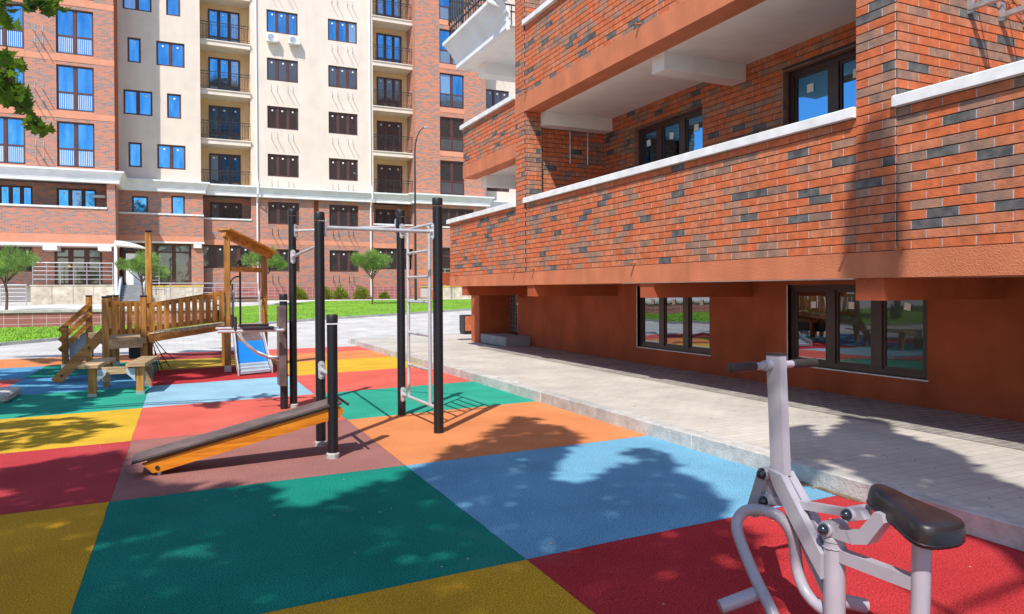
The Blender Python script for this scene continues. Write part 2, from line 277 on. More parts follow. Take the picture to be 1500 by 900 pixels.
# ------------------------------------------------------------------ mesh helpers
class MB:
    def __init__(s): s.v = []; s.f = []; s.m = []
    def add(s, vs, fs, mi=0):
        b = len(s.v); s.v += [tuple(v) for v in vs]
        for f in fs: s.f.append(tuple(b+i for i in f)); s.m.append(mi)
    def quad(s, a, b, c, d, mi=0): s.add([a, b, c, d], [(0, 1, 2, 3)], mi)
    def box(s, x0, x1, y0, y1, z0, z1, mi=0, bev=0):
        s.obox(Vector(((x0+x1)/2, (y0+y1)/2, (z0+z1)/2)), Vector(((x1-x0)/2, 0, 0)), Vector((0, (y1-y0)/2, 0)), Vector((0, 0, (z1-z0)/2)), mi)
    def obox(s, c, a, b, d, mi=0):
        vs = [c+i*a+j*b+k*d for k in (-1, 1) for j in (-1, 1) for i in (-1, 1)]
        s.add(vs, [(0, 2, 3, 1), (4, 5, 7, 6), (0, 1, 5, 4), (2, 6, 7, 3), (0, 4, 6, 2), (1, 3, 7, 5)], mi)
    def bbox(s, x0, x1, y0, y1, z0, z1, b=.004, mi=0):
        """box with its edges chamfered"""
        vs = []; 
        for zz, ins in ((z0, b), (z0+b, 0), (z1-b, 0), (z1, b)):
            q = b
            X0, X1, Y0, Y1 = x0+ins, x1-ins, y0+ins, y1-ins
            vs += [(X0+q, Y0, zz), (X1-q, Y0, zz), (X1, Y0+q, zz), (X1, Y1-q, zz), (X1-q, Y1, zz), (X0+q, Y1, zz), (X0, Y1-q, zz), (X0, Y0+q, zz)]
        fs = [tuple(reversed(range(8))), tuple(range(24, 32))]
        for l in range(3):
            for i in range(8): fs.append((l*8+i, l*8+(i+1) % 8, l*8+8+(i+1) % 8, l*8+8+i))
        s.add(vs, fs, mi)
    def beam(s, p, q, w, h, upv=(0, 0, 1), mi=0, ext=0):
        p, q = Vector(p), Vector(q); d = (q-p); L = d.length; d.normalize(); u = Vector(upv)
        sd_ = d.cross(u)
        if sd_.length < 1e-4: sd_ = d.cross(Vector((0, 1, 0)))
        sd_.normalize(); u = sd_.cross(d).normalized()
        s.obox((p+q)/2, d*(L/2+ext), sd_*(w/2), u*(h/2), mi)
    def tube(s, pts, r, n=10, mi=0, caps=True, closed=False):
        pts = [Vector(p) for p in pts]; rings = []; N = len(pts)
        rs = r if isinstance(r, (list, tuple)) else [r]*N
        prev = None; b0 = len(s.v)
        for i, p in enumerate(pts):
            if i == 0: t = pts[1]-p
            elif i == N-1: t = p-pts[i-1]
            else: t = (pts[i+1]-p).normalized()+(p-pts[i-1]).normalized()
            t.normalize()
            if prev is None:
                a = Vector((0, 0, 1)) if abs(t.z) < .9 else Vector((1, 0, 0)); nn = t.cross(a).normalized()
            else:
                nn = (prev - t*prev.dot(t)).normalized()
            prev = nn; bb = t.cross(nn)
            for k in range(n):
                an = 2*math.pi*k/n; s.v.append(tuple(p+(nn*math.cos(an)+bb*math.sin(an))*rs[i]))
        for i in range(N-1):
            for k in range(n):
                s.f.append((b0+i*n+k, b0+i*n+(k+1) % n, b0+(i+1)*n+(k+1) % n, b0+(i+1)*n+k)); s.m.append(mi)
        if caps:
            s.f.append(tuple(b0+k for k in reversed(range(n)))); s.m.append(mi)
            s.f.append(tuple(b0+(N-1)*n+k for k in range(n))); s.m.append(mi)
    def cyl(s, p, q, r, n=12, mi=0): s.tube([p, q], r, n, mi)
    def lathe(s, c, prof, n=16, axis=2, mi=0):
        c = Vector(c); b0 = len(s.v)
        for (r, h) in prof:
            for k in range(n):
                an = 2*math.pi*k/n; v = [r*math.cos(an), r*math.sin(an), h]
                if axis == 0: v = [v[2], v[0], v[1]]
                if axis == 1: v = [v[0], v[2], v[1]]
                s.v.append(tuple(c+Vector(v)))
        for i in range(len(prof)-1):
            for k in range(n):
                s.f.append((b0+i*n+k, b0+i*n+(k+1) % n, b0+(i+1)*n+(k+1) % n, b0+(i+1)*n+k)); s.m.append(mi)
        s.f.append(tuple(b0+k for k in range(n))); s.m.append(mi)
        s.f.append(tuple(b0+(len(prof)-1)*n+k for k in range(n))); s.m.append(mi)
    def prism(s, pts, ex, mi=0):
        pts = [Vector(p) for p in pts]; ex = Vector(ex); n = len(pts)
        s.add(pts+[p+ex for p in pts], [tuple(range(n)), tuple(reversed(range(n, 2*n)))]+[(i, i+n, (i+1) % n+n, (i+1) % n) for i in range(n)], mi)
    def build(s, name, mats, parent=None, smooth=False, kind=None):
        me = bpy.data.meshes.new(name); me.from_pydata(s.v, [], s.f)
        if not isinstance(mats, (list, tuple)): mats = [mats]
        for m in mats: me.materials.append(m)
        if len(mats) > 1: me.polygons.foreach_set('material_index', s.m)
        if smooth is True: me.polygons.foreach_set('use_smooth', [True]*len(me.polygons))
        me.update()
        if smooth == 'auto':
            me.polygons.foreach_set('use_smooth', [True]*len(me.polygons)); me.set_sharp_from_angle(angle=rad(38))
        o = bpy.data.objects.new(name, me); COL.objects.link(o)
        if parent is not None: par(o, parent)
        if kind: o['kind'] = kind
        return o

def smooth_path(pts, k=4):
    pts = [Vector(p) for p in pts]; out = []
    for i in range(len(pts)-1):
        p0, p1, p2, p3 = pts[max(0, i-1)], pts[i], pts[i+1], pts[min(len(pts)-1, i+2)]
        for j in range(k):
            t = j/k; out.append(.5*((2*p1)+(-p0+p2)*t+(2*p0-5*p1+4*p2-p3)*t*t+(-p0+3*p1-3*p2+p3)*t**3))
    out.append(pts[-1]); return out

def par(o, p):
    o.parent = p
    o.matrix_parent_inverse = WORLD[p.name].inverted() if p.name in WORLD else Matrix()
WORLD = {}
def thing(name, loc, label, cat, group=None):
    o = bpy.data.objects.new(name, None); COL.objects.link(o); o.location = loc; o.empty_display_size = .2
    WORLD[o.name] = Matrix.Translation(Vector(loc))
    o['label'] = label; o['category'] = cat
    if group: o['group'] = group
    return o
def tag(o, label, cat, group=None):
    o['label'] = label; o['category'] = cat
    if group: o['group'] = group
    return o
def piece(name, me, loc, parent, scale=(1, 1, 1), rot=None):
    """object sharing mesh data, under a parent whose world origin is known"""
    o = bpy.data.objects.new(name, me); COL.objects.link(o); o.location = loc; o.scale = scale
    if rot is not None: o.rotation_euler = rot
    o.parent = parent; o.matrix_parent_inverse = WORLD[parent.name].inverted() if parent.name in WORLD else Matrix()
    return o
def dup(t, dx, dy, dz, label):
    """copy of a whole thing, moved; parts and sub-parts share mesh data"""
    r = t.copy(); COL.objects.link(r); r.location = Vector(t.location)+Vector((dx, dy, dz)); r['label'] = label
    for c in list(t.children):
        k = c.copy(); COL.objects.link(k); k.parent = r; k.matrix_parent_inverse = c.matrix_parent_inverse.copy()
        for g in list(c.children):
            q = g.copy(); COL.objects.link(q); q.parent = k; q.matrix_parent_inverse = g.matrix_parent_inverse.copy()
    return r

# ================================================================== SETTING
def terr(x, y):
    return max(0.0, .038*(min(y, 47)-22))
def grid_sheet(name, poly_rows, m, lift, kind='structure', nx=14):
    """strip between two edge lines (lists of (x,y)), laid on the terrain"""
    mb = MB(); A, B = poly_rows; n = len(A); K = nx
    idx = []
    for i in range(n):
        row = []
        for k in range(K+1):
            t = k/K; x = A[i][0]*(1-t)+B[i][0]*t; y = A[i][1]*(1-t)+B[i][1]*t
            row.append(len(mb.v)); mb.v.append((x, y, terr(x, y)+lift))
        idx.append(row)
    for i in range(n-1):
        for k in range(K):
            mb.f.append((idx[i][k], idx[i+1][k], idx[i+1][k+1], idx[i][k+1])); mb.m.append(0)
    return mb.build(name, m, kind=kind)
mb = MB(); ys = [-400, -60, -20, 0, 10, 19, 22]+[22+2.5*i for i in range(1, 11)]+[60, 120, 500]; xs = [-500, -60, -30, -15, 0, 15, 30, 60, 500]
for y in ys:
    for x in xs: mb.v.append((x, y, terr(x, y)))
for j in range(len(ys)-1):
    for i in range(len(xs)-1):
        a = j*len(xs)+i; mb.f.append((a, a+1, a+1+len(xs), a+len(xs))); mb.m.append(0)
mb.build('road', m_road, kind='structure')

# ---- rubber playground: every coloured field is a piece of its own
ps = bpy.data.objects.new('playground_surface', None); COL.objects.link(ps); ps['kind'] = 'structure'
RC = dict(green=(.012, .26, .19), teal=(.04, .40, .28), blue=(.19, .45, .64), pale=(.34, .58, .72), navy=(.13, .38, .60), red=(.54, .045, .05),
          crimson=(.54, .06, .07), coral=(.80, .15, .115), orange=(.84, .28, .11), mauve=(.38, .17, .15), ochre=(.80, .40, .03), amber=(.84, .47, .045), olive=(.58, .36, .05), wine=(.42, .07, .065), deep=(.02, .27, .20))
RM = {k: rubber('rubber_'+k, v) for k, v in RC.items()}
XL = [-4.2, -2.45, -.47, 1.66, 4.17]
def row(y0, slope): return lambda x: y0+slope*x
ROWS = [row(-3.6, 0), row(-1.2, .01), row(1.1, .02), row(3.36, .055), row(5.66, .05), row(7.9, .1), row(10.1, .12), row(12.4, .17), row(14.75, .17), row(16.9, .12), row(18.75, 0)]
NAMES = [['coral', 'navy', 'ochre', 'teal'], ['teal', 'ochre', 'red', 'blue'], ['blue', 'crimson', 'teal', 'ochre'],
         ['amber', 'ochre', 'green', 'blue'],
         ['green', 'crimson', 'mauve', 'orange'], ['coral', 'amber', 'coral', 'teal'], ['blue', 'teal', 'pale', 'coral'],
         ['coral', 'navy', 'red', 'amber'], ['navy', 'deep', 'olive', 'orange'], ['orange', 'orange', 'wine', 'coral']]
# the row nearest the camera sits below the first measured joint
NAMES[2] = ['teal', 'ochre', 'ochre', 'red']; NAMES[3] = ['teal', 'ochre', 'green', 'blue']
def wob(x, y): return Vector((x+.006*mnoise.noise(Vector((x*3, y*3, 1)))+.003*mnoise.noise(Vector((x*14, y*14, 5))), y+.006*mnoise.noise(Vector((x*3, y*3, 9)))+.003*mnoise.noise(Vector((x*14, y*14, 2))), 0))
for j in range(10):
    for i in range(4):
        x0, x1 = XL[i], XL[i+1]; fa, fb = ROWS[j], ROWS[j+1]
        mb = MB(); K = 26; rim = []
        for t in range(K): x = x0+(x1-x0)*t/K; rim.append((x, fa(x)))
        for t in range(K): rim.append((x1, fa(x1)+(fb(x1)-fa(x1))*t/K))
        for t in range(K): x = x1+(x0-x1)*t/K; rim.append((x, fb(x)))
        for t in range(K): rim.append((x0, fb(x0)+(fa(x0)-fb(x0))*t/K))
        cx_ = (x0+x1)/2; cy_ = (fa(cx_)+fb(cx_))/2
        tops = [wob(*p) for p in rim]
        tops = [p+(Vector((cx_, cy_, 0))-p).normalized()*.0012 for p in tops]
        zt = .008+R.uniform(-.0006, .0006)
        mb.add([p+Vector((0, 0, zt)) for p in tops], [tuple(range(len(tops)))])
        mb.build('rubber_panel', RM[NAMES[j][i]], ps)
# small bare red patches of the pattern at the far left
mb = MB(); mb.lathe((-3.0, 13.6, 0), [(.42, .004), (.42, .012)], 20); mb.build('rubber_panel', RM['coral'], ps)

# ---- pavement with kerb stones
sw = MB(); ZS = .14
sw.box(4.30, 7.45, -12, 15.1, 0, ZS); sw.box(4.30, 6.7, 15.1, 16.7, 0, ZS)
sw.prism([(4.30, 16.7, 0), (6.7, 16.7, 0), (12, 19.9, 0), (12, 21.5, 0), (4.3, 19.6, 0)], (0, 0, ZS))
swo = sw.build('pavement', m_pave, kind='structure')
bx = MB(); bx.bbox(-.07, .09, -.497, .497, -.03, ZS+.004, .008); tmp = bx.build('kerb_stone', m_kerb2)
kme = tmp.data; bpy.data.objects.remove(tmp)
for i in range(26):
    o = piece('kerb_stone', kme, (4.235+R.uniform(-.004, .004), -6.3+i*1.0, R.uniform(-.007, .003)), swo)
for i in range(8):
    a = i/8*7.6; o = piece('kerb_stone', kme, (4.6+a*.98, 19.78+a*.25, 0), swo, rot=(0, 0, rad(-76)))
mb = MB()
for i in range(150):
    x, y = R.uniform(-2.4, 4.1), R.uniform(2.2, 12); r_ = R.uniform(.002, .006)*(1 if R.random() < .9 else 1.8); a = R.uniform(0, 6.28)
    mb.obox(Vector((x, y, .0095)), Vector((math.cos(a)*r_, math.sin(a)*r_, 0)), Vector((-math.sin(a)*r_*.6, math.cos(a)*r_*.6, 0)), Vector((0, 0, .0015)))
for i in range(260):
    x, y = R.uniform(4.3, 7.2), R.uniform(2.2, 14); r_ = R.uniform(.004, .012); a = R.uniform(0, 6.28)
    mb.obox(Vector((x, y, ZS+.002)), Vector((math.cos(a)*r_, math.sin(a)*r_, 0)), Vector((-math.sin(a)*r_*.6, math.cos(a)*r_*.6, 0)), Vector((0, 0, .0015)))
mb.build('debris', m_debris, kind='stuff')
# soil strip where a kerb joint has crumbled
mb = MB()
for i in range(60):
    x = 4.165-abs(R.gauss(0, .02)); y = R.uniform(3.42, 4.0); r_ = R.uniform(.006, .018)
    mb.obox(Vector((x, y, .012)), Vector((r_, 0, .002)), Vector((0, r_*1.3, 0)), Vector((0, .002, r_*.4)))
mb.build('crumbled_soil', m_soil, kind='stuff')

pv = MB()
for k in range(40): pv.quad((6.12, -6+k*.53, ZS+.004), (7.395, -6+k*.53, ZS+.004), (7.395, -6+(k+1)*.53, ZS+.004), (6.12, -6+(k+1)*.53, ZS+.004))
pv.build('shade_paver_strip', m_paver_shade, swo)  # pavers coloured darker to deepen the overhang's shade along the wall
# ---- lawn, kerb line, path
FRONT = [(-40, 4), (-12, 18.6), (-7.5, 21.3), (-4.44, 23.04), (-3.2, 24.1), (-1.33, 25.3), (-.17, 26.1), (1.82, 27.4), (3.9, 28.8), (6.6, 30.3), (9.4, 31.8), (12.87, 33.6), (16.85, 35.8), (24, 39.5)]
BACK = [(-41, 28.7), (-16, 28.7), (-8.5, 28.7), (-5.43, 28.7), (-3.87, 28.7), (-1.64, 28.7), (-.2, 28.7), (1.2, 38.0), (4.0, 40.2), (6.9, 43.2), (9.66, 43.6), (12.6, 43.6), (16.6, 43.6), (24, 43.6)]
lawn = grid_sheet('lawn', (FRONT, BACK), m_lawn, .05)
mb = MB()
for i in range(len(FRONT)-1):
    a, b = Vector((*FRONT[i], 0)), Vector((*FRONT[i+1], 0)); n_ = max(1, int((b-a).length))
    for k in range(n_):
        p = a.lerp(b, k/n_); q = a.lerp(b, (k+.985)/n_)
        p.z = terr(p.x, p.y)+.02; q.z = terr(q.x, q.y)+.02
        mb.beam(p, q, .09, .14)
mb.build('lawn_kerb', m_kerb2, kind='structure')
mb = MB()
for i in range(16000):
    s_ = R.randrange(1, len(FRONT)-2); t = R.random(); k = R.random()**1.6
    x = (FRONT[s_][0]*(1-t)+FRONT[s_+1][0]*t)*(1-k)+(BACK[s_][0]*(1-t)+BACK[s_+1][0]*t)*k
    y = (FRONT[s_][1]*(1-t)+FRONT[s_+1][1]*t)*(1-k)+(BACK[s_][1]*(1-t)+BACK[s_+1][1]*t)*k
    z = terr(x, y)+.05; h = R.uniform(.02, .05); a = R.uniform(0, 6.28); w_ = .02
    dx, dy = math.cos(a)*w_, math.sin(a)*w_; lx, ly = R.uniform(-.03, .03), R.uniform(-.03, .03)
    mb.add([(x-dx, y-dy, z), (x+dx, y+dy, z), (x+lx, y+ly, z+h)], [(0, 1, 2)])
mb.build('grass', m_blade, kind='stuff')
grid_sheet('garden_path', ([(4.0, 39.7), (6.9, 43.3), (9.66, 43.7), (24, 43.7)], [(4.0, 44.6), (6.9, 44.6), (9.66, 44.6), (24, 44.6)]), m_terrace, .06)
grid_sheet('planting_bed', ([(2.0, 44.6), (24, 44.6)], [(2.0, 49.3), (24, 49.3)]), m_soil, .05)

# ---- raised terrace in front of the left entrances, its maroon tiled wall and coping
TW = [(-16, 28.6), (1.25, 28.6), (1.25, 40.0)]
TZ = .80
mb = MB()
mb.add([(-16, 28.9, TZ), (1.0, 28.9, TZ), (1.0, 40, TZ), (1.95, 40.2, TZ), (1.95, 48.6, TZ), (-16, 48.6, TZ)], [tuple(range(6))])
mb.build('terrace', m_terrace, kind='structure')
tw = thing('retaining_wall', (-5.5, 28.5, .2), 'low maroon tiled wall with white coping behind the left lawn', 'wall')
mb = MB(); cp = MB()
for i in range(len(TW)-1):
    a, b = Vector((*TW[i], 0)), Vector((*TW[i+1], 0)); d = (b-a).normalized(); nn = Vector((-d.y, d.x, 0))*.28
    mb.prism([a+Vector((0, 0, -.2)), b+Vector((0, 0, -.2)), b+nn+Vector((0, 0, -.2)), a+nn+Vector((0, 0, -.2))], (0, 0, TZ+.18))
    o_ = -d.cross(Vector((0, 0, 1)))*-.05
    cp.prism([a+o_+Vector((0, 0, TZ-.02)), b+o_+Vector((0, 0, TZ-.02)), b+nn*1.6+Vector((0, 0, TZ-.02)), a+nn*1.6+Vector((0, 0, TZ-.02))], (0, 0, .09))
mb.build('tiled_face', m_plinth, tw); cp.build('coping', m_kerb2, tw)

# ================================================================== WALL TOOLS
class PL:
    """a wall plane: u along the wall, w up, d inward (away from the viewer's side)"""
    def __init__(s, axis, c, sgn=1): s.ax, s.c, s.g = axis, c, sgn
    def p(s, u, w, d=0):
        return Vector((s.c+s.g*d, u, w)) if s.ax == 'x' else Vector((u, s.c+s.g*d, w))
    def box(s, mb, u0, u1, w0, w1, d0, d1, mi=0):
        a, b = s.p(u0, w0, d0), s.p(u1, w1, d1)
        mb.box(min(a.x, b.x), max(a.x, b.x), min(a.y, b.y), max(a.y, b.y), w0, w1, mi)
def wall(mb, pl, u0, u1, w0, w1, holes=(), depth=.12, mi=0, d=0):
    us = sorted({u0, u1, *[h[0] for h in holes], *[h[1] for h in holes]}); ws = sorted({w0, w1, *[h[2] for h in holes], *[h[3] for h in holes]})
    us = [u for u in us if u0-1e-6 <= u <= u1+1e-6]; ws = [w for w in ws if w0-1e-6 <= w <= w1+1e-6]
    for j in range(len(ws)-1):
        run = None
        for i in range(len(us)-1):
            cu, cw = (us[i]+us[i+1])/2, (ws[j]+ws[j+1])/2
            hit = any(h[0] < cu < h[1] and h[2] < cw < h[3] for h in holes)
            if not hit:
                mb.quad(pl.p(us[i], ws[j], d), pl.p(us[i+1], ws[j], d), pl.p(us[i+1], ws[j+1], d), pl.p(us[i], ws[j+1], d), mi)
    for h in holes:
        a, b, c, e = max(h[0], u0), min(h[1], u1), max(h[2], w0), min(h[3], w1)
        if a >= b or c >= e: continue
        D = d+(h[4] if len(h) > 4 else depth)
        mb.quad(pl.p(a, c, d), pl.p(a, e, d), pl.p(a, e, D), pl.p(a, c, D), mi); mb.quad(pl.p(b, c, d), pl.p(b, e, d), pl.p(b, e, D), pl.p(b, c, D), mi)
        mb.quad(pl.p(a, c, d), pl.p(b, c, d), pl.p(b, c, D), pl.p(a, c, D), mi); mb.quad(pl.p(a, e, d), pl.p(b, e, d), pl.p(b, e, D), pl.p(a, e, D), mi)

def window(parent, pl, u0, u1, w0, w1, d, sashes, fm, gm, fr=.07, mull=.14, name='window', sticker=0, transom=None, sill=None, stk=.11, deep=.06):
    """frame with its sash bars, a pane per light, sometimes paper stickers"""
    mb = MB(); pl.box(mb, u0, u1, w1-fr, w1, d, d+deep); pl.box(mb, u0, u1, w0, w0+fr, d, d+deep)
    pl.box(mb, u0, u0+fr, w0+fr, w1-fr, d, d+deep); pl.box(mb, u1-fr, u1, w0+fr, w1-fr, d, d+deep)
    iw = (u1-u0-2*fr-(sashes-1)*mull)/sashes; cells = []
    for i in range(sashes):
        a = u0+fr+i*(iw+mull)
        if i: pl.box(mb, a-mull, a, w0+fr, w1-fr, d-.006, d+deep)
        e = .032 if iw > .3 else .02                                       # the sash itself, a step deeper
        for (q0, q1, z0, z1) in ((a, a+iw, w0+fr, w0+fr+e), (a, a+iw, w1-fr-e, w1-fr), (a, a+e, w0+fr+e, w1-fr-e), (a+iw-e, a+iw, w0+fr+e, w1-fr-e)):
            pl.box(mb, q0, q1, z0, z1, d+.014, d+deep-.002)
        zz = [w0+fr+e, w1-fr-e]
        if transom:
            t = transom; pl.box(mb, a+e, a+iw-e, t-.05, t+.05, d+.004, d+deep-.004); cells += [(a+e, a+iw-e, zz[0], t-.05), (a+e, a+iw-e, t+.05, zz[1])]
        else: cells.append((a+e, a+iw-e, zz[0], zz[1]))
    if sill: pl.box(mb, u0-.05, u1+.05, w0-.03, w0, d-sill, d+.02)
    f = mb.build(name, fm, parent)
    for (a, b, c, e) in cells:
        tl = R.uniform(-.004, .004)
        m = MB(); m.quad(pl.p(a, c, d+.03+tl), pl.p(b, c, d+.03-tl), pl.p(b, e, d+.03-tl*.5), pl.p(a, e, d+.03+tl))
        m.build('pane', g_curt if (gm is g_far and R.random() < (.22 if transom else .10)) else gm, f)
        if sticker and (not transom or c > transom):
            su = (a+b)/2+R.uniform(-.2, .2)*(b-a)*.5; sz = e-.12-stk/2; q = stk/2; an = R.uniform(-.2, .2); ca, sa = math.cos(an)*q, math.sin(an)*q
            m = MB(); m.quad(pl.p(su-ca+sa, sz-ca-sa, d+.022), pl.p(su+ca+sa, sz-ca+sa, d+.022), pl.p(su+ca-sa, sz+ca+sa, d+.022), pl.p(su-ca-sa, sz+ca-sa, d+.022))
            m.build('sticker', m_sticker, f)
    return f

# ================================================================== NEAR BRICK BUILDING (right)
nb = thing('brick_apartment_building', (7.4, 10, 0), 'near orange brick building with rust rendered base and long balcony parapets', 'building')
XP, XW = 5.66, 7.40
CO, BL, JT = .0824, .276, .0095
BR = []            # (wall part name, pl, u0, u1, w)
def brickwork(part, pl, u0, u1, w0, w1, holes=(), off=0, course0=0):
    n = int(round((w1-w0)/CO)); ch = (w1-w0)/n
    for k in range(n):
        z0 = w0+k*ch+JT/2; z1 = w0+(k+1)*ch-JT/2; cz = (z0+z1)/2
        hs = [(h[0], h[1]) for h in holes if h[2] < cz < h[3]]
        u = math.floor(u0/BL)*BL-(BL/2 if (k+course0) % 2 else 0)+off
        while u < u1:
            a, b = max(u+JT/2, u0+.001), min(u+BL-JT/2, u1-.001)
            segs = [(a, b)]
            for h in hs:
                ns_ = []
                for (p, q) in segs:
                    if q <= h[0] or p >= h[1]: ns_.append((p, q))
                    else:
                        if p < h[0]: ns_.append((p, h[0]))
                        if q > h[1]: ns_.append((h[1], q))
                segs = ns_
            for (p, q) in segs:
                if q-p > .03: BR.append((part, pl, p, q, z0, z1))
            u += BL
BM = [m_orange, m_salmon, m_brown, m_slate]
def brickcol(p):
    n1 = mnoise.noise(Vector((p.x*1.6+7, p.y*1.6, p.z*3.0))); r = R.random()
    ks = .055+.42*max(0, n1-.18); kb = .20+.25*max(0, n1)
    if r < ks: return 3
    if r < ks+kb: return 2
    return 1 if r < ks+kb+.26 else 0
backing = MB()
def core(pl, u0, u1, w0, w1, d0, d1, mi=0): pl.box(backing, u0, u1, w0, w1, d0, d1, mi)
px_ = PL('x', XP); pw = PL('x', XW)
# lower balcony parapet: core (mortar), then clinker faces
SEG = [(-6.0, 4.28), (4.68, 11.69), (12.09, 15.75)]
lowp = MB(); 
for a, b in SEG: px_.box(lowp, a, b, 1.78, 3.02, 0, .16)
lp = lowp.build('parapet', m_mortar_shade, nb)
F0 = .006                                  # brick faces stand this proud of the mortar
for a, b in SEG: brickwork(lp, px_, a, b, 1.782, 3.018)
def band_piece(pl, *a, root=None):
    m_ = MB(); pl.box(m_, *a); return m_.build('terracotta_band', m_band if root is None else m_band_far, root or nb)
band_piece(px_, -6, 15.78, 1.545, 1.78, -.012, 1.0)
band_piece(px_, 4.28, 12.09, 4.68, 5.0, -.026, .30); band_piece(px_, 12.09, 14.87, 3.92, 4.2, -.012, .3)
up_ = MB(); px_.box(up_, 4.68, 11.69, 5.0, 6.22, 0, .16); px_.box(up_, 12.09, 14.85, 4.2, 5.0, 0, .16)
upo = up_.build('upper_parapet', m_mortar_shade, nb)
brickwork(upo, px_, 4.68, 11.69, 5.002, 6.218); brickwork(upo, px_, 12.09, 14.85, 4.202, 4.998)
# piers
pr = PL('x', XP-.014)
pm = MB(); pr.box(pm, 4.282, 4.68, 1.78, 8.2, 0, .30); po1 = pm.build('pier', m_mortar_shade, nb)
pm = MB(); pr.box(pm, 11.69, 12.09, 1.78, 8.2, 0, .314); po = pm.build('pier', m_mortar_shade, nb)
for a, b in ((4.282, 4.68), (11.69, 12.09)):
    pp = po1 if a < 5 else po
    brickwork(pp, pr, a, b, 1.782, 4.678, off=.13); brickwork(pp, pr, a, b, 5.002, 8.2, off=.13)
pf = PL('y', 11.69); brickwork(po, pf, XP-.012, XP+.30, 3.12, 8.2, off=.05)
# cross walls facing the viewer
cw = MB(); cy = PL('y', 4.28); cy.box(cw, XP+.29, 11, 1.79, 8.4, .0, .30); cwo = cw.build('cross_wall', m_mortar_shade, nb)
brickwork(cwo, cy, XP-.014, 11, 2.2, 8.4, off=.0)
cw2 = MB(); c2 = PL('y', 11.80); c2.box(cw2, 5.95, 7.4, 1.79, 4.68, 0, .29); cwo2 = cw2.build('cross_wall', m_mortar_shade, nb)
brickwork(cwo2, c2, 5.96, 7.39, 3.0, 4.68)
# loggia back wall with two windows
h1, h2 = (8.93, 10.82, 2.6, 4.33), (5.10, 7.30, 2.6, 4.39)
bw = MB(); wall(bw, pw, 4.58, 11.8, 1.78, 4.68, [h1, h2], depth=.14); bwo = bw.build('loggia_wall', m_mortar_shade, nb)
brickwork(bwo, pw, 4.6, 11.79, 3.1, 4.678, [h1, h2])
window(nb, pw, 8.93, 10.82, 2.6, 4.33, .09, 3, m_frame, g_loggia, fr=.08, mull=.15, sticker=1)
window(nb, pw, 5.10, 7.30, 2.6, 4.39, .11, 3, m_frame, g_loggia, fr=.09, mull=.15, sticker=1)
for h in (h1, h2):                              # tiled reveals of the loggia windows
    jb = MB(); pw.box(jb, h[0]-.002, h[0]+.012, 3.05, h[3], -.0085, .09); pw.box(jb, h[1]-.012, h[1]+.002, 3.05, h[3], -.0085, .09); pw.box(jb, h[0]+.012, h[1]-.012, h[3]-.012, h[3]+.002, -.0085, .09); jb.build('window_reveal', m_brown, nb)
# ground-floor wall, rust render, with two three-light windows and the door recess
g1, g2 = (8.78, 10.74, .43, 1.50), (5.23, 7.22, .44, 1.50)
gw = MB(); wall(gw, pw, -6, 15.8, 0, 1.548, [g1, g2], depth=.12); gw.quad((7.4, 15.8, 0), (8.2, 15.8, 0), (8.2, 15.8, 1.55), (7.4, 15.8, 1.55))
gw.quad((7.55, 16.6, 0), (7.55, 19, 0), (7.55, 19, 1.55), (7.55, 16.6, 1.55))
gw.box(6.72, 7.85, 16.6, 17.15, 0, 1.6); gw.box(5.9, 9, 16.9, 17.3, 1.6, 1.9)
gw.box(7.9, 8.2, 15.8, 16.6, 0, 1.6)
gw.build('ground_wall', m_base, nb)
tr_ = MB(); pl2 = PL('x', XW)
for g in (g1, g2):                             # thin pale trim round the openings
    if g is g2: tr_.build('pale_trim', m_coping, nb); tr_ = MB()
    pl2.box(tr_, g[0]-.012, g[1]+.012, g[2]-.014, g[2], -.008, .1); pl2.box(tr_, g[1], g[1]+.012, g[2], g[3], -.008, .1)
tr_.build('pale_trim', m_coping, nb, kind=None)
tr_ = MB(); px_.box(tr_, 4.74, 8.6, 1.536, 1.5445, .0, .03); tr_.build('pale_trim', m_coping, nb)
window(nb, pw, g1[0], g1[1], g1[2], g1[3], .05, 3, m_frame, g_near, fr=.065, mull=.13, sticker=1, stk=.085)
window(nb, pw, g2[0], g2[1], g2[2], g2[3], .05, 3, m_frame, g_near, fr=.065, mull=.13, sticker=1, stk=.085)
# floor slab over the base (rust underside), its brackets
sl = MB(); sl.box(XP+.99, 7.6, -6, 15.78, 1.549, 1.775); sl.box(XP+.9, 8.4, 15.78, 17.2, 1.56, 1.9); sl.build('floor_slab', m_base, nb)
for y0 in (4.42, 7.87, 11.40, 14.75):
    b = MB(); b.box(XP+.02, 7.398, y0, y0+.30, 1.34, 1.5455); b.build('bracket', m_base, nb)
# white soffit, its beams
sf = MB(); sf.box(XP+.285, 7.6, 4.58, 11.79, 4.681, 4.95); sf.box(XP+.29, 9, 12.09, 14.85, 3.93, 4.1); sf.box(XP-.005, 9, 12.095, 14.90, 6.36, 6.5)
sf.build('soffit', m_white, nb)
for y0 in (7.99, 11.52):
    b = MB(); b.box(XP+.30, 7.399, y0, y0+.28, 4.44, 4.6805); b.build('soffit_beam', m_white, nb)
b = MB(); b.box(XP+.27, 9, 14.2, 14.5, 3.70, 3.929); b.build('soffit_beam', m_white, nb)
b = MB(); b.box(XP+.27, 9, 14.25, 14.6, 6.10, 6.359); b.build('soffit_beam', m_white, nb)
# copings
def coping(a, b, z):
    c = MB(); c.prism([(XP-.072, a, z), (XP+.22, a, z), (XP+.22, a, z+.075), (XP-.05, a, z+.098), (XP-.072, a, z+.085)], (0, b-a, 0)); return c.build('coping', m_coping, nb)
coping(-6, 4.279, 3.022); coping(4.681, 11.689, 3.022); coping(12.091, 15.82, 3.002); coping(4.681, 11.689, 6.222); coping(12.091, 14.9, 5.0)
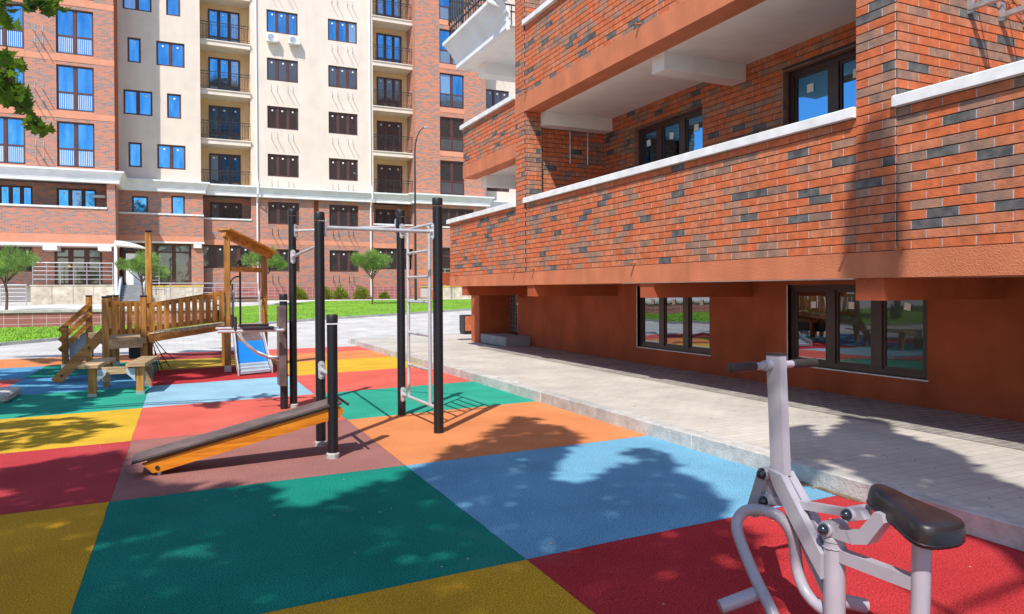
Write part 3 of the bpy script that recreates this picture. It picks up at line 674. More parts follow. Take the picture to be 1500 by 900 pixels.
# white cornice of the top balcony, profile swept along the wall and round its end
prof = [(0, 6.355), (-.10, 6.355), (-.11, 6.37), (-.11, 6.47), (-.13, 6.50), (-.14, 6.58), (-.18, 6.62), (-.20, 6.70), (-.25, 6.77), (-.31, 6.88), (-.35, 6.90), (-.35, 6.97), (0, 6.97)]
c = MB()
for i in range(len(prof)-1):
    (a, z), (b, w) = prof[i], prof[i+1]
    c.quad((XP+a, 12.095, z), (XP+b, 12.095, w), (XP+b, 14.90-b*.9, w), (XP+a, 14.90-a*.9, z))
    c.quad((XP+a, 14.90-a*.9, z), (XP+b, 14.90-b*.9, w), (9, 14.90-b*.9, w), (9, 14.90-a*.9, z))
c.build('cornice', m_cornice, nb)
rl = MB(); yy = 12.2
for z in (7.02, 7.22, 7.85, 8.0): rl.beam((XP-.25, 12.1, z), (XP-.25, 15.0, z), .03, .025); rl.beam((XP-.25, 15.0, z), (8.5, 15.0, z), .03, .025)
while yy < 15.02:
    rl.cyl((XP-.25, yy, 6.97), (XP-.25, yy, 8.0), .013, 6)
    pts = [(XP-.25, yy+.06+.035*math.cos(t), 7.53+.2*math.sin(t)) for t in [k*math.pi/6 for k in range(13)]]
    rl.tube(pts, .008, 5); yy += .14
for k in range(18): rl.cyl((XP-.25+k*.15, 15.0, 6.97), (XP-.25+k*.15, 15.0, 8.0), .013, 6)
rl.build('railing', m_iron, nb)
dp = MB(); dp.tube([(XP-.41, 12.5, 8.6), (XP-.41, 12.5, 6.98), (XP-.38, 12.45, 6.88), (XP-.12, 12.22, 6.70), (XP-.10, 12.2, 6.60), (XP-.1, 12.2, 6.3)], .045, 12); dp.build('downpipe', m_pipe, nb, smooth='auto')
# copper drain spouts
for (y, z) in ((4.22, 1.80), (4.78, 1.80), (8.25, 1.82), (11.35, 1.83), (12.15, 1.83), (15.3, 1.83), (11.6, 5.02), (8.1, 5.04)):
    s_ = MB(); s_.cyl((XP+.01, y, z), (XP-.10, y, z-.015), .015, 10); s_.build('drain_spout', m_copper, nb)
# door recess: barred door, step, white awning edge
dg = MB(); dpl = PL('x', 7.56)
dg.quad((7.60, 15.85, .38), (7.60, 16.58, .38), (7.60, 16.58, 1.5), (7.60, 15.85, 1.5)); do_ = dg.build('door', m_door, nb)
gr = MB()
for k in range(8): gr.cyl((7.57, 15.87+k*.1, .39), (7.57, 15.87+k*.1, 1.5), .008, 5)
for k in range(10): gr.cyl((7.57, 15.86, .44+k*.115), (7.57, 16.58, .44+k*.115), .008, 5)
gr.build('grille', m_steel, do_)
st = MB(); st.bbox(6.75, 7.39, 15.05, 16.9, ZS, .37, .012); st.build('doorstep', m_concrete, nb)
aw = MB(); aw.beam((7.36, 15.75, 1.33), (7.0, 14.95, 1.13), .03, .06); aw.build('door_stay', m_white, nb)
# white expansion tubes on the loggia cross wall
for x in (6.62, 7.0):
    t_ = MB(); t_.cyl((x, 11.775, 3.82), (x, 11.775, 4.42), .013, 6); t_.build('conduit', m_galv, nb)
# air-conditioner brackets on the sunlit cross wall, top right
for (x0, x1) in ((6.62, 7.08), (7.45, 7.9)):
    for x in (x0, x1):
        b_ = MB(); b_.box(x-.022, x+.022, 4.235, 4.275, 3.98, 4.50); b_.beam((x, 4.26, 4.03), (x, 3.78, 4.03), .055, .045); b_.beam((x, 4.26, 4.42), (x, 3.86, 4.05), .012, .012)
        b_.build('air_conditioner_bracket', m_galv, nb)
tb = MB(); tb.tube([(6.95, 4.25, 4.2), (7.1, 4.2, 4.12), (7.2, 4.24, 4.2), (7.5, 4.22, 4.02), (7.6, 4.2, 3.8)], .009, 6); tb.build('cable', m_copper, nb, smooth=True)
# laid bricks: the ones that show largest singly, the rest joined per wall
def bmesh_brick(L_, Hh, dep=.014, ins=.0016):
    """a clinker tile with the pointed upright joint at its end (second material)"""
    a, b = L_/2, Hh/2
    v = [(-a, 0, -b), (a, 0, -b), (a, 0, b), (-a, 0, b), (-a, -dep+ins, -b), (a, -dep+ins, -b), (a, -dep+ins, b), (-a, -dep+ins, b), (-a+ins, -dep, -b+ins), (a-ins, -dep, -b+ins), (a-ins, -dep, b-ins), (-a+ins, -dep, b-ins)]
    f = [(8, 9, 10, 11), (4, 5, 9, 8), (5, 6, 10, 9), (6, 7, 11, 10), (7, 4, 8, 11), (0, 1, 5, 4), (1, 2, 6, 5), (2, 3, 7, 6), (3, 0, 4, 7)]
    q = dep-.0035; v += [(a, -q, -b+.002), (a+JT, -q, -b+.002), (a+JT, -q, b-.002), (a, -q, b-.002), (a, 0, b-.002), (a+JT, 0, b-.002)]
    f += [(12, 13, 14, 15), (15, 14, 17, 16)]
    return v, f
eye = Vector((0, 0, H)); items = []
for (part, pl, a, b, z0, z1) in BR:
    c = pl.p((a+b)/2, (z0+z1)/2)
    n_ = Vector((-1, 0, 0)) if pl.ax == 'x' else Vector((0, -1, 0)); v_ = c-eye
    ang = max(0, -(v_.normalized().dot(n_)))/v_.length_squared*(b-a)
    if not in_view(c, .0): ang *= .001
    items.append((ang, part, pl, a, b, z0, z1, c))
items.sort(key=lambda t: -t[0])
meshes = {}
rest = {}
for i, (ang, part, pl, a, b, z0, z1, c) in enumerate(items):
    col = brickcol(c); dj = R.uniform(-.0012, .0012)
    if i < 300:
        Lk = round(b-a, 3); hk = round(z1-z0, 4); key = (Lk, hk, col)
        if key not in meshes:
            v, f = bmesh_brick(b-a, z1-z0); me = bpy.data.meshes.new('brick'); me.from_pydata(v, [], f); me.materials.append(BM[col]); me.materials.append(m_mortar2); me.polygons.foreach_set('material_index', [0]*9+[1]*2); meshes[key] = me
        o = bpy.data.objects.new('brick', meshes[key]); COL.objects.link(o)
        o.location = c + (Vector((dj+.006, 0, 0)) if pl.ax == 'x' else Vector((0, dj+.006, 0)))
        o.rotation_euler = (0, R.uniform(-.003, .003), rad(-90) if pl.ax == 'x' else 0)
        o.parent = part
    else:
        if part.name not in rest: rest[part.name] = (part, MB())
        m_ = rest[part.name][1]; v, f = bmesh_brick(b-a, z1-z0)
        if pl.ax == 'x': vs = [(c.x+y+.006+dj, c.y-x, c.z+z) for x, y, z in v]
        else: vs = [(c.x+x, c.y+y+.006+dj, c.z+z) for x, y, z in v]
        m_.add(vs, f, col); m_.m[-2:] = [4, 4]
for nme, (part, m_) in rest.items():
    o = m_.build('brick', BM+[m_mortar2], part, kind='stuff')

# ================================================================== FAR APARTMENT BUILDING
fb = thing('apartment_building', (4, 49, .95), 'tall cream and red brick apartment building across the lawn, balconies in two columns', 'building')
YA, YB, YD, YF, YG = 45.9, 48.4, 49.0, 48.2, 50.0
TOP = 29.0
def Tk(k): return 4.22+3.1*k if k < 1 else 7.30+3.12*(k-1)          # window head of storey k
A_, B_, D_, F_, G_ = PL('y', YA), PL('y', YB), PL('y', YD), PL('y', YF), PL('y', YG)
brk, crm, bnd, base, rendr = MB(), MB(), MB(), MB(), MB()
def flush(bm_=None):
    global brk, crm, rendr
    if brk.v: brk.build('brick_wall', bm_ or m_brickfar, fb)
    if crm.v: crm.build('cream_wall', m_cream, fb)
    if rendr.v: rendr.build('balcony_wall', m_peach, fb)
    brk, crm, rendr = MB(), MB(), MB()
KS = range(2, 8)
def fwindow(pl, a, b, k, n, blue, sill=None, bot=1.48, stick=1, dd=.10):
    t = Tk(k); gm = g_far if blue else g_dark
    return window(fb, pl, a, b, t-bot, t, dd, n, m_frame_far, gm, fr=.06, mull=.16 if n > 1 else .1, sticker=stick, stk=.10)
# --- section A: brick tower on the left with french windows
AW = [(-10.55, -8.75+.06), (-8.0-.72, -7.62), (-6.17, -4.39)]
AW = [(-9.40, -7.62), (-6.17, -4.39), (-12.63, -10.85)]
ah = []
for (a, b) in AW:
    for k in range(6):
        t = 10.82+3.09*k; ah.append((a, b, t-2.48, t))
wall(brk, A_, -14, -3.40, 7.6, TOP, ah, depth=.16)
for h in ah:
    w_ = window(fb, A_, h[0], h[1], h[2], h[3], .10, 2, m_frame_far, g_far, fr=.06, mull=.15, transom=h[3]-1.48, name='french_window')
    bb = MB()
    for q in (0, 1):
        x0 = h[0]+.12+q*.89
        for i in range(8): bb.box(x0+i*.088, x0+i*.088+.035, YA+.112, YA+.120, h[2]+.12, h[2]+.92)
    bb.build('baluster_strip', m_sheer, w_)
    band_piece(A_, h[0]-.02, h[1]+.02, h[2]-.42, h[2]-.005, -.02, .1, root=fb)
for k in range(6): band_piece(A_, -14, -3.39, 8.34+3.09*k-.42+3.09, 8.34+3.09*k-.10+3.09, -.012, .05, root=fb)
brk.quad((-3.40, YA, 7.6), (-3.40, YB, 7.6), (-3.40, YB, TOP), (-3.40, YA, TOP), 0)
sd2 = MB(); sd2.quad((-3.394, YA+.01, 7.6), (-3.394, YB, 7.6), (-3.394, YB, TOP), (-3.394, YA+.01, TOP)); sd2.build('side_render', m_base, fb)
# lower storeys of A: loggia parapet, recess and entrance recess
YR = 47.4; R_ = PL('y', YR)
A_.box(brk, -14, -3.40, 4.66, 6.10, 0, .2); A_.box(brk, -3.82, -3.40, 6.10, 7.6, 0, .3); band_piece(A_, -14, -3.39, 4.16, 4.66, -.015, .2, root=fb)
brk.quad((-3.40, YA, 1.85), (-3.40, YB, 1.85), (-3.40, YB, 7.6), (-3.40, YA, 7.6))
c = MB(); A_.box(c, -14, -3.82, 6.10, 6.20, -.06, .24); c.build('coping', m_coping, fb)
c = MB(); A_.box(c, -14, -3.3, 4.02, 4.16, -.05, 1.5)
for x in (-9.9, -6.55, -3.95): c.box(x-.33, x+.33, YA-.04, YR, 3.78, 4.02)
c.build('white_slab_edge', m_cornice, fb)
hA = [(-9.1, -7.55, 6.0, 7.38), (-6.41, -4.47, 6.0, 7.36), (-9.1, -7.58, 2.63, 4.0)]
wall(brk, R_, -14, -3.40, 1.85, 7.6, hA+[(-6.55, -4.2, 1.85, 4.0)], depth=.12)
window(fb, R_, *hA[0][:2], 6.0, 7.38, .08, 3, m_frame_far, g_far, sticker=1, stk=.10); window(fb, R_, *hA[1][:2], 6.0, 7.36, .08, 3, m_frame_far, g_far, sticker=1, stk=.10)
window(fb, R_, *hA[2][:2], 2.63, 4.0, .08, 3, m_frame_far, g_dark, sticker=1, stk=.10)
dw = window(fb, R_, -6.55, -4.2, 1.85, 4.0, .08, 3, m_frame_far, g_dark, fr=.10, mull=.2, transom=3.45, name='entrance_door')
yb = MB(); yb.lathe((-5.85, YR+.05, 2.95), [(.001, -.01), (.09, -.01), (.09, .0), (.001, .0)], 14, axis=1); yb.build('yellow_disc', m_yellowp, dw)
c = MB(); c.box(-4.6, -4.0, YA+1.1, YA+1.2, 6.85, 7.0); c.build('white_lamp', m_white, fb)
flush()
# --- section B
bh = []
for k in range(1, 9):
    if k == 1: L_ = [(-2.72, -1.86, 6.0, 7.22, 1), (-.60, .16, 6.0, 7.34, 1)]
    elif k % 2 == 0: L_ = [(-2.88, -2.17, Tk(k)-1.48, Tk(k), 1), (-1.34, .22, Tk(k)-1.48, Tk(k), 2)]
    else: L_ = [(-3.12, -1.57, Tk(k)-1.48, Tk(k), 2), (-.78, 0, Tk(k)-1.5, Tk(k), 1)]
    bh += L_
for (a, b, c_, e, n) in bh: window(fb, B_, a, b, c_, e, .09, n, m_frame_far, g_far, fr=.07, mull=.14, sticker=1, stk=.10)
hb = [q[:4] for q in bh]
wall(crm, B_, -3.40, 1.08, 8.1, TOP, [h for h in hb if h[2] > 8], depth=.14)
wall(brk, B_, -3.40, 1.18, 6.0, 8.1, [h for h in hb if h[2] < 8], depth=.14)
PB = PL('y', YB-.12); PB.box(brk, -3.40, 1.20, 4.85, 6.12, 0, .12); band_piece(PB, -3.40, 1.21, 4.52, 4.85, -.015, .12, root=fb)
c = MB(); PB.box(c, -3.39, 1.22, 6.12, 6.22, -.05, .12); c.build('coping', m_coping, fb)
c = MB(); c.box(-3.39, 1.24, YB-.16, YB+.6, 4.42, 4.52)
for x in (-3.2, .82): c.box(x-.2, x+.26, YB-.14, YB+.3, 4.16, 4.42)
c.build('white_slab_edge', m_cornice, fb)
brk.box(.50, 1.18, YB+.05, YB+.8, .9, 4.42); crm.quad((1.08, YB, 8.1), (1.08, YD+.4, 8.1), (1.08, YD+.4, TOP), (1.08, YB, TOP)); brk.quad((1.18, YB, .9), (1.18, YD+.4, .9), (1.18, YD+.4, 8.1), (1.18, YB, 8.1))
RB = PL('y', YB+.35)
window(fb, RB, -3.38, .5, 1.9, 4.42, .0, 4, m_frame_far, g_dark, fr=.10, mull=.16, transom=3.9, name='shopfront'); base.box(-3.38, .5, YB+.3, YB+.5, .9, 1.9)
flush()
# --- section C and E: balcony columns
def balcony(x0, x1, y, kz, d0, d1, blue, n=3):
    """slab, iron railing and balcony door of one storey; kz = slab top"""
    b = fb
    s_ = MB(); s_.box(x0-.02, x1+.02, y-.10, y+1.3, kz-.33, kz-.06); s_.box(x0-.06, x1+.06, y-.16, y+1.3, kz-.06, kz); so_ = s_.build('balcony_slab', m_cream, b)
    r_ = MB(); yr = y-.06
    for z in (.07, .20, .95, 1.12): r_.beam((x0, yr, kz+z), (x1, yr, kz+z), .025, .025 if z < 1.1 else .04)
    x = x0+.03; i = 0
    while x < x1:
        r_.box(x-.009, x+.009, yr-.009, yr+.009, kz, kz+1.12)
        if i % 3 == 1 and x+.2 < x1:
            r_.tube([(x+.11+.075*math.cos(t), yr, kz+.57+.32*math.sin(t)) for t in [j*math.pi/5 for j in range(11)]], .009, 4, caps=False); x += .11
        x += .125; i += 1
    r_.build('railing', m_iron, so_)
    D = PL('y', y+1.3)
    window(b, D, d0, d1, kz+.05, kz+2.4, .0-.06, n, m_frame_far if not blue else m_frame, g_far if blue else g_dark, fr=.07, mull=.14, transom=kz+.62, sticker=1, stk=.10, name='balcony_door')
for k in range(7):
    kz = 7.98+3.1*k+.02
    balcony(1.10, 4.03, YD, kz, 1.62, 3.52, True)
    balcony(12.05, 14.80, YD, kz+.04, 12.62, 14.43, k > 2)
for (x0, x1) in ((1.08, 4.05), (12.02, 14.84)):
    rendr.quad((x0, YD+1.3, 7.6), (x1, YD+1.3, 7.6), (x1, YD+1.3, TOP), (x0, YD+1.3, TOP))
    rendr.quad((x0, YD, 7.6), (x0, YD+1.3, 7.6), (x0, YD+1.3, TOP), (x0, YD, TOP))
    if x0 < 5: rendr.quad((x1, YD, 7.6), (x1, YD+1.3, 7.6), (x1, YD+1.3, TOP), (x1, YD, TOP))
    # the storeys under the cornice: brick loggia, parapet and ground window
    brk.quad((x0, YD+1.3, .9), (x1, YD+1.3, .9), (x1, YD+1.3, 7.7), (x0, YD+1.3, 7.7)); brk.quad((x1, YD, .9), (x1, YD+1.3, .9), (x1, YD+1.3, 7.7), (x1, YD, 7.7)); brk.quad((x0, YD, .9), (x0, YD+1.3, .9), (x0, YD+1.3, 7.7), (x0, YD, 7.7))
    brk.box(x0, x1, YD, YD+.2, 4.75, 6.02); brk.box(x0, x1, YD+.01, YD+.2, .9, 2.95); band_piece(PL('y', YD), x0, x1, 4.42, 4.75, -.012, .2, root=fb)
    c = MB(); c.box(x0-.02, x1+.02, YD-.05, YD+.25, 6.02, 6.12); c.build('coping', m_coping, fb)
    flush()
L13 = PL('y', YD+1.3)
window(fb, L13, 1.66, 3.56, 5.9, 7.25, -.06, 3, m_frame, g_dark, sticker=1, stk=.10); window(fb, L13, 12.5, 14.3, 5.9, 7.25, -.06, 3, m_frame, g_dark, sticker=1, stk=.10)
window(fb, PL('y', YD+.1), 1.12, 4.0, 2.96, 4.42, 0, 4, m_frame_far, g_dark, sticker=1, stk=.10); window(fb, PL('y', YD+.1), 12.1, 14.5, 2.8, 4.42, 0, 3, m_frame_far, g_dark, sticker=1, stk=.10)
flush()
# --- section D: flat cream wall between the downpipes
dh = []
for k in range(0, 9):
    t = Tk(k)
    for (a, b) in ((5.08, 7.04), (9.0, 10.96)):
        blue = (k >= 5)
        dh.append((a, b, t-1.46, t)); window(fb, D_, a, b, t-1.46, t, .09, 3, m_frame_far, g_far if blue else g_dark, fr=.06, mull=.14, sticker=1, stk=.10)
        if k != 5 or a > 8:
            for dx in (.25, .62, 1.30, 1.62):
                q = MB(); x = a+dx; zz = t-1.46-.28
                q.box(x-.014, x+.014, YD-.018, YD, zz-.42, zz); q.beam((x, YD, zz-.40), (x, YD-.48, zz-.40), .030, .030); q.build('air_conditioner_bracket', m_galv if k > 1 else m_iron, fb)
wall(crm, D_, 4.05, 12.02, 8.1, TOP, [h for h in dh if h[2] > 8], depth=.14)
wall(brk, D_, 4.05, 12.02, 1.72, 8.1, [h for h in dh if h[2] < 8]+[(7.98, 8.30, 1.72, 7.62, .35)], depth=.14)
rr = MB(); rr.quad((7.98, YD+.35, 1.7), (8.30, YD+.35, 1.7), (8.30, YD+.35, 7.65), (7.98, YD+.35, 7.65)); rr.build('recess_render', m_band, fb)
band_piece(D_, 4.05, 12.02, 4.52, 4.82, -.01, .05, root=fb)
D_.box(base, 4.05, 12.02, .4, 1.72, -.05, .2); base.box(12.02, 14.6, YD-.05, YD+.1, .4, 1.72); base.box(1.1, 4.05, YD-.05, YD+.1, .4, 1.72)
flush()
# --- section F
fh = []
for k in range(6):
    t = 10.68+3.09*k; fh.append((16.60, 18.43, t-2.42, t))
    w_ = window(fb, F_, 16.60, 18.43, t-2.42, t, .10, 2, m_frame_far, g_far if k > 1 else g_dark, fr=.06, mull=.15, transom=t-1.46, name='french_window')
    bb = MB()
    for q in (0, 1):
        for i in range(9): bb.box(16.74+q*.9+i*.08, 16.765+q*.9+i*.08, YF+.112, YF+.120, t-2.3, t-1.55)
    bb.build('baluster_strip', m_sheer2, w_); band_piece(F_, 16.58, 18.45, t-2.42-.36, t-2.425, -.02, .1, root=fb)
fl = [(16.64, 19.13, 6.0, 7.3), (16.3, 17.4, 1.84, 4.5), (17.7, 19.2, 2.9, 4.4)]
wall(brk, F_, 14.82, 20.1, .9, TOP, fh+fl, depth=.16)
window(fb, F_, *fl[0], .1, 4, m_frame_far, g_dark); window(fb, F_, *fl[1], .1, 1, m_frame_far, g_dark, transom=3.9, name='entrance_door'); window(fb, F_, *fl[2], .1, 2, m_frame_far, g_dark)
brk.quad((14.82, YF, .9), (14.82, YD+1.3, .9), (14.82, YD+1.3, TOP), (14.82, YF, TOP)); brk.quad((20.1, YF, .9), (20.1, YG, .9), (20.1, YG, TOP), (20.1, YF, TOP))
c = MB(); F_.box(c, 14.82, 20.1, 5.9, 6.0, -.05, .05); c.build('coping', m_coping, fb)
flush(m_brickhot)
# --- section G
gh = [(20.9, 22.8, Tk(k)-1.46, Tk(k)) for k in range(0, 9)]
for k, h in enumerate(gh): window(fb, G_, *h, .1, 3, m_frame_far, g_far if k > 4 else g_dark, sticker=1, stk=.10)
wall(crm, G_, 20.1, 23.6, 8.1, TOP, [h for h in gh if h[2] > 8], depth=.14); wall(brk, G_, 20.1, 30, .9, 8.1, [h for h in gh if h[2] < 8], depth=.14); wall(brk, G_, 23.6, 30, 8.1, TOP)
for k in range(1, 9):
    for dx in (.3, .65, 1.25, 1.6):
        q = MB(); q.beam((20.9+dx, YG, Tk(k)-2.1), (20.9+dx, YG-.46, Tk(k)-2.1), .022, .022); q.build('air_conditioner_bracket', m_galv, fb)
# bulk behind, so light does not leak; roof slab
bk = MB(); bk.box(-14, -3.45, 47.7, 62, .5, TOP-.01); bk.box(-3.45, 30, 51.0, 62, .5, TOP-.01); bk.box(-14.3, 30.3, 50.3, 62.3, TOP, TOP+.4); bk.box(-3.6, 1.3, 48.6, 51, TOP-.005, TOP+.39); bk.box(-14.2, -3.3, 45.7, 50, TOP-.005, TOP+.39); bk.build('rear_block', m_cream, fb)
flush()
base.build('plinth', m_plinth, fb)
# cornice running along every section
cp_ = [(0, 7.52), (.20, 7.52), (.22, 7.54), (.22, 7.67), (.24, 7.69), (.25, 7.78), (.29, 7.82), (.31, 7.92), (.35, 7.98), (.42, 8.10), (.47, 8.11), (.47, 8.20), (0, 8.22)]
cn = MB(); path = [(-14, YA), (-3.40, YA), (-3.40, YB), (1.10, YB), (1.10, YD-.1), (14.70, YD-.1), (14.70, YF), (20.1, YF), (20.1, YG), (30, YG)]
def off_path(o):
    out = []
    for i, (x, y) in enumerate(path):
        dx = dy = 0
        horiz_prev = i > 0 and abs(path[i-1][1]-y) < 1e-6; horiz_next = i < len(path)-1 and abs(path[i+1][1]-y) < 1e-6
        dy = -o
        vert = None
        if i > 0 and abs(path[i-1][0]-x) < 1e-6: vert = path[i-1]; 
        if i < len(path)-1 and abs(path[i+1][0]-x) < 1e-6: vert = path[i+1]
        if vert is not None:
            # the return faces +X where the next section lies deeper, -X where it steps out
            i0 = i if (i < len(path)-1 and abs(path[i+1][0]-x) < 1e-6) else i-1
            dx = o if path[i0+1][1] > path[i0][1] else -o
        out.append((x+dx, y+dy))
    return out
offs = [(off_path(o), z) for o, z in cp_]
for i in range(len(cp_)-1):
    (p0, z0), (p1, z1) = offs[i], offs[i+1]
    for j in range(len(path)-1):
        cn.quad((*p0[j], z0), (*p0[j+1], z0), (*p1[j+1], z1), (*p1[j], z1))
cn.build('cornice', m_cornice, fb)
for x in (4.41, 11.79):
    d_ = MB(); d_.tube([(x, YD-.08, TOP), (x, YD-.08, 8.7), (x, YD-.62, 8.25), (x, YD-.62, 7.7), (x, YD-.10, 7.2), (x, YD-.10, 1.05)], .055, 8); d_.build('downpipe', m_pipe, fb, smooth='auto')
# two air-conditioning units on the cream wall
def ac(x, z, label):
    t = thing('air_conditioner', (x, YD-.25, z-.24), label, 'air conditioner', 'air conditioners under one window of the cream wall')
    b = MB(); b.bbox(x-.36, x+.36, YD-.46, YD-.16, z-.25, z+.25, .02); b.build('casing', m_acwhite, t)
    f = MB(); f.lathe((x-.08, YD-.463, z), [(.19, -.004), (.21, -.012), (.19, -.012), (.17, 0), (.05, 0), (.04, -.012), (.001, -.012)], 18, axis=1); f.build('fan_grille', m_galv, t)
    for q in (-.25, .25):
        k = MB(); k.beam((x+q, YD, z-.27), (x+q, YD-.5, z-.27), .03, .03); k.build('support_bracket', m_galv, t)
ac(5.38, 17.83, 'white air conditioner under a cream wall window, beside the balcony column')
ac(6.75, 17.86, 'white air conditioner under a cream wall window, farther from the balcony column')
# brackets on brick tower between the french windows
for k in range(5):
    for (x, dz) in ((-7.15, 0), (-6.78, 0), (-7.15, -.62), (-6.78, -.62)):
        q = MB(); z = 9.1+3.09*k+.3+dz; q.box(x-.014, x+.014, YA-.02, YA, z-.1, z+.32); q.beam((x, YA, z-.08), (x, YA-.55, z-.08), .036, .036); q.build('air_conditioner_bracket', m_galv, fb)

# ================================================================== ENTRANCE TERRACES
def marble_run(name, x0, x1, y, z0, z1, n, label, top=None, depth=1.4, back=None):
    t = thing(name, ((x0+x1)/2, y, z0), label, 'wall')
    c = MB(); c.box(x0+.02, x1-.02, y+.03, back or y+depth, z0, z1-.03); c.build('core', m_terrace, t)
    w_ = (x1-x0)/n
    for i in range(n):
        p = MB(); p.bbox(x0+i*w_+.015, x0+(i+1)*w_-.015, y-.0+R.uniform(-.004, .004), y+.03, z0, z1-.02, .004); p.build('marble_panel', m_marble, t)
    s_ = MB(); s_.box(x0-.03, x1+.03, y-.03, back or y+depth, z1-.02, z1+.03); s_.build('top_slab', top or m_marble, t)
    return t
def railing(x0, x1, y, z, h, posts, label, rails=5, name='metal_railing', y1=None, group=None):
    t = thing(name, ((x0+x1)/2, y, z), label, 'railing', group)
    y1 = y if y1 is None else y1
    for i in range(posts):
        a = i/(posts-1); p = MB(); p.cyl((x0+(x1-x0)*a, y+(y1-y)*a, z), (x0+(x1-x0)*a, y+(y1-y)*a, z+h), .024, 8); p.build('post', m_steel, t)
    for k in range(rails):
        zz = z+h-k*(h/rails)*.93
        p = MB(); p.cyl((x0-.02, y, zz), (x1+.02, y1, zz), .024 if k == 0 else .014, 8); p.build('rail', m_steel, t)
    return t
marble_run('marble_wall', -7.15, -3.36, 44.0, .78, 1.83, 4, 'cream marble clad entrance wall under the steel railing, left of the white stair', back=47.4)
railing(-7.05, -3.42, 44.05, 1.86, 1.16, 7, 'five-bar steel railing on top of the cream marble wall by the left door')
railing(-10.4, -7.2, 43.2, .8, 1.05, 4, 'lower steel railing on the terrace at the left edge, beside the marble wall')
marble_run('marble_wall', -1.75, 1.05, 44.2, .78, 1.78, 3, 'cream marble wall with yellow painted top edge beside the white stair', top=m_yellowp, back=48.3)
railing(-2.05, -1.18, 43.9, 1.82, 1.12, 3, 'short tall steel railing on the right side of the white stair')
railing(-1.75, 3.9, 43.6, .82, 1.12, 6, 'long low steel railing on the terrace in front of the yellow edged wall', rails=4)
es = thing('entrance_stair', (-2.7, 42.6, .8), 'white covered entrance stair with grey steps and curved canopy behind the small pine', 'stair')
for k in range(7):
    s_ = MB(); s_.box(-3.0, -2.02, 42.6+k*.28, 44.9, .8+k*.15, .95+k*.15); s_.build('step', m_concrete, es)
for x in (-3.12, -1.98):
    s_ = MB(); s_.prism([(x, 42.5, .78), (x, 44.8, .78), (x, 44.8, 2.3), (x, 44.2, 2.3), (x, 42.5, 1.15)], (.1, 0, 0)); s_.build('cheek_wall', m_pale, es)
s_ = MB(); s_.box(-3.34, -3.20, 43.9, 44.05, .8, 4.1); s_.build('white_post', m_white, es)
c = MB(); pts = [(-3.3+1.45*t, 4.22-.62*t*t-.02, 4.22-.34*t*t) for t in [i/8 for i in range(9)]]
for i in range(8):
    a, b = pts[i], pts[i+1]
    ta, tb_ = .22*math.sin(math.pi*(1-i/8)*.6)+.03, .22*math.sin(math.pi*(1-(i+1)/8)*.6)+.03
    c.prism([(a[0], 43.6, a[2]-ta), (b[0], 43.6, b[2]-tb_), (b[0], 43.6, b[2]), (a[0], 43.6, a[2])], (0, 1.6, 0))
c.build('canopy', m_white, es)
bd = MB(); bd.box(-2.85, -2.1, 45.0, 45.05, 1.8, 3.6); bd.build('inner_wall', m_white, es)
marble_run('marble_wall', 15.0, 17.4, 44.3, .82, 1.72, 2, 'short cream marble wall with yellow top edge seen between black posts and brick corner', top=m_yellowp, back=48.0)
ob = thing('litter_bin', (14.7, 43.8, .82), 'small orange bin in front of the far marble wall', 'bin')
b = MB(); b.bbox(14.5, 14.9, 43.6, 44.0, .90, 1.52, .03); b.build('body', m_orange, ob); b = MB(); b.box(14.6, 14.8, 43.7, 43.9, .8, .9); b.build('foot', m_iron, ob)
railing(15.0, 17.2, 44.35, 1.76, 1.1, 5, 'far steel railing above the short marble wall')

# litter bin by the corner of the near building
lb = thing('litter_bin', (7.78, 20.1, ZS), 'orange and black litter bin at the corner of the near brick building', 'bin')
b = MB(); b.bbox(7.60, 7.93, 20.0, 20.4, ZS+.06, ZS+.58, .02); b.build('body', m_iron, lb)
b = MB(); b.bbox(7.64, 7.88, 19.975, 20.0, ZS+.10, ZS+.54, .008); b.build('front_panel', m_orange, lb)
b = MB(); b.box(7.62, 7.91, 20.02, 20.38, ZS, ZS+.06); b.build('foot', m_iron, lb)

# street lamp
sl_ = thing('street_lamp', (12.3, 40.2, .68), 'tall thin black street lamp with curved neck on the far lawn', 'street lamp')
b = MB(); b.tube([(12.3, 40.2, .6), (12.3, 40.2, 5), (12.3, 40.2, 9.4), (12.33, 40.2, 9.9), (12.42, 40.2, 10.35), (12.6, 40.2, 10.75), (12.84, 40.2, 10.97)], [.075, .06, .045, .042, .04, .036, .034], 10); b.build('pole', m_iron, sl_, smooth='auto')
b = MB(); b.lathe((12.98, 40.2, 10.98), [(.02, .08), (.10, .05), (.15, -.02), (.12, -.07), (.02, -.08)], 12); b.build('lamp_head', m_galv, sl_, smooth='auto')

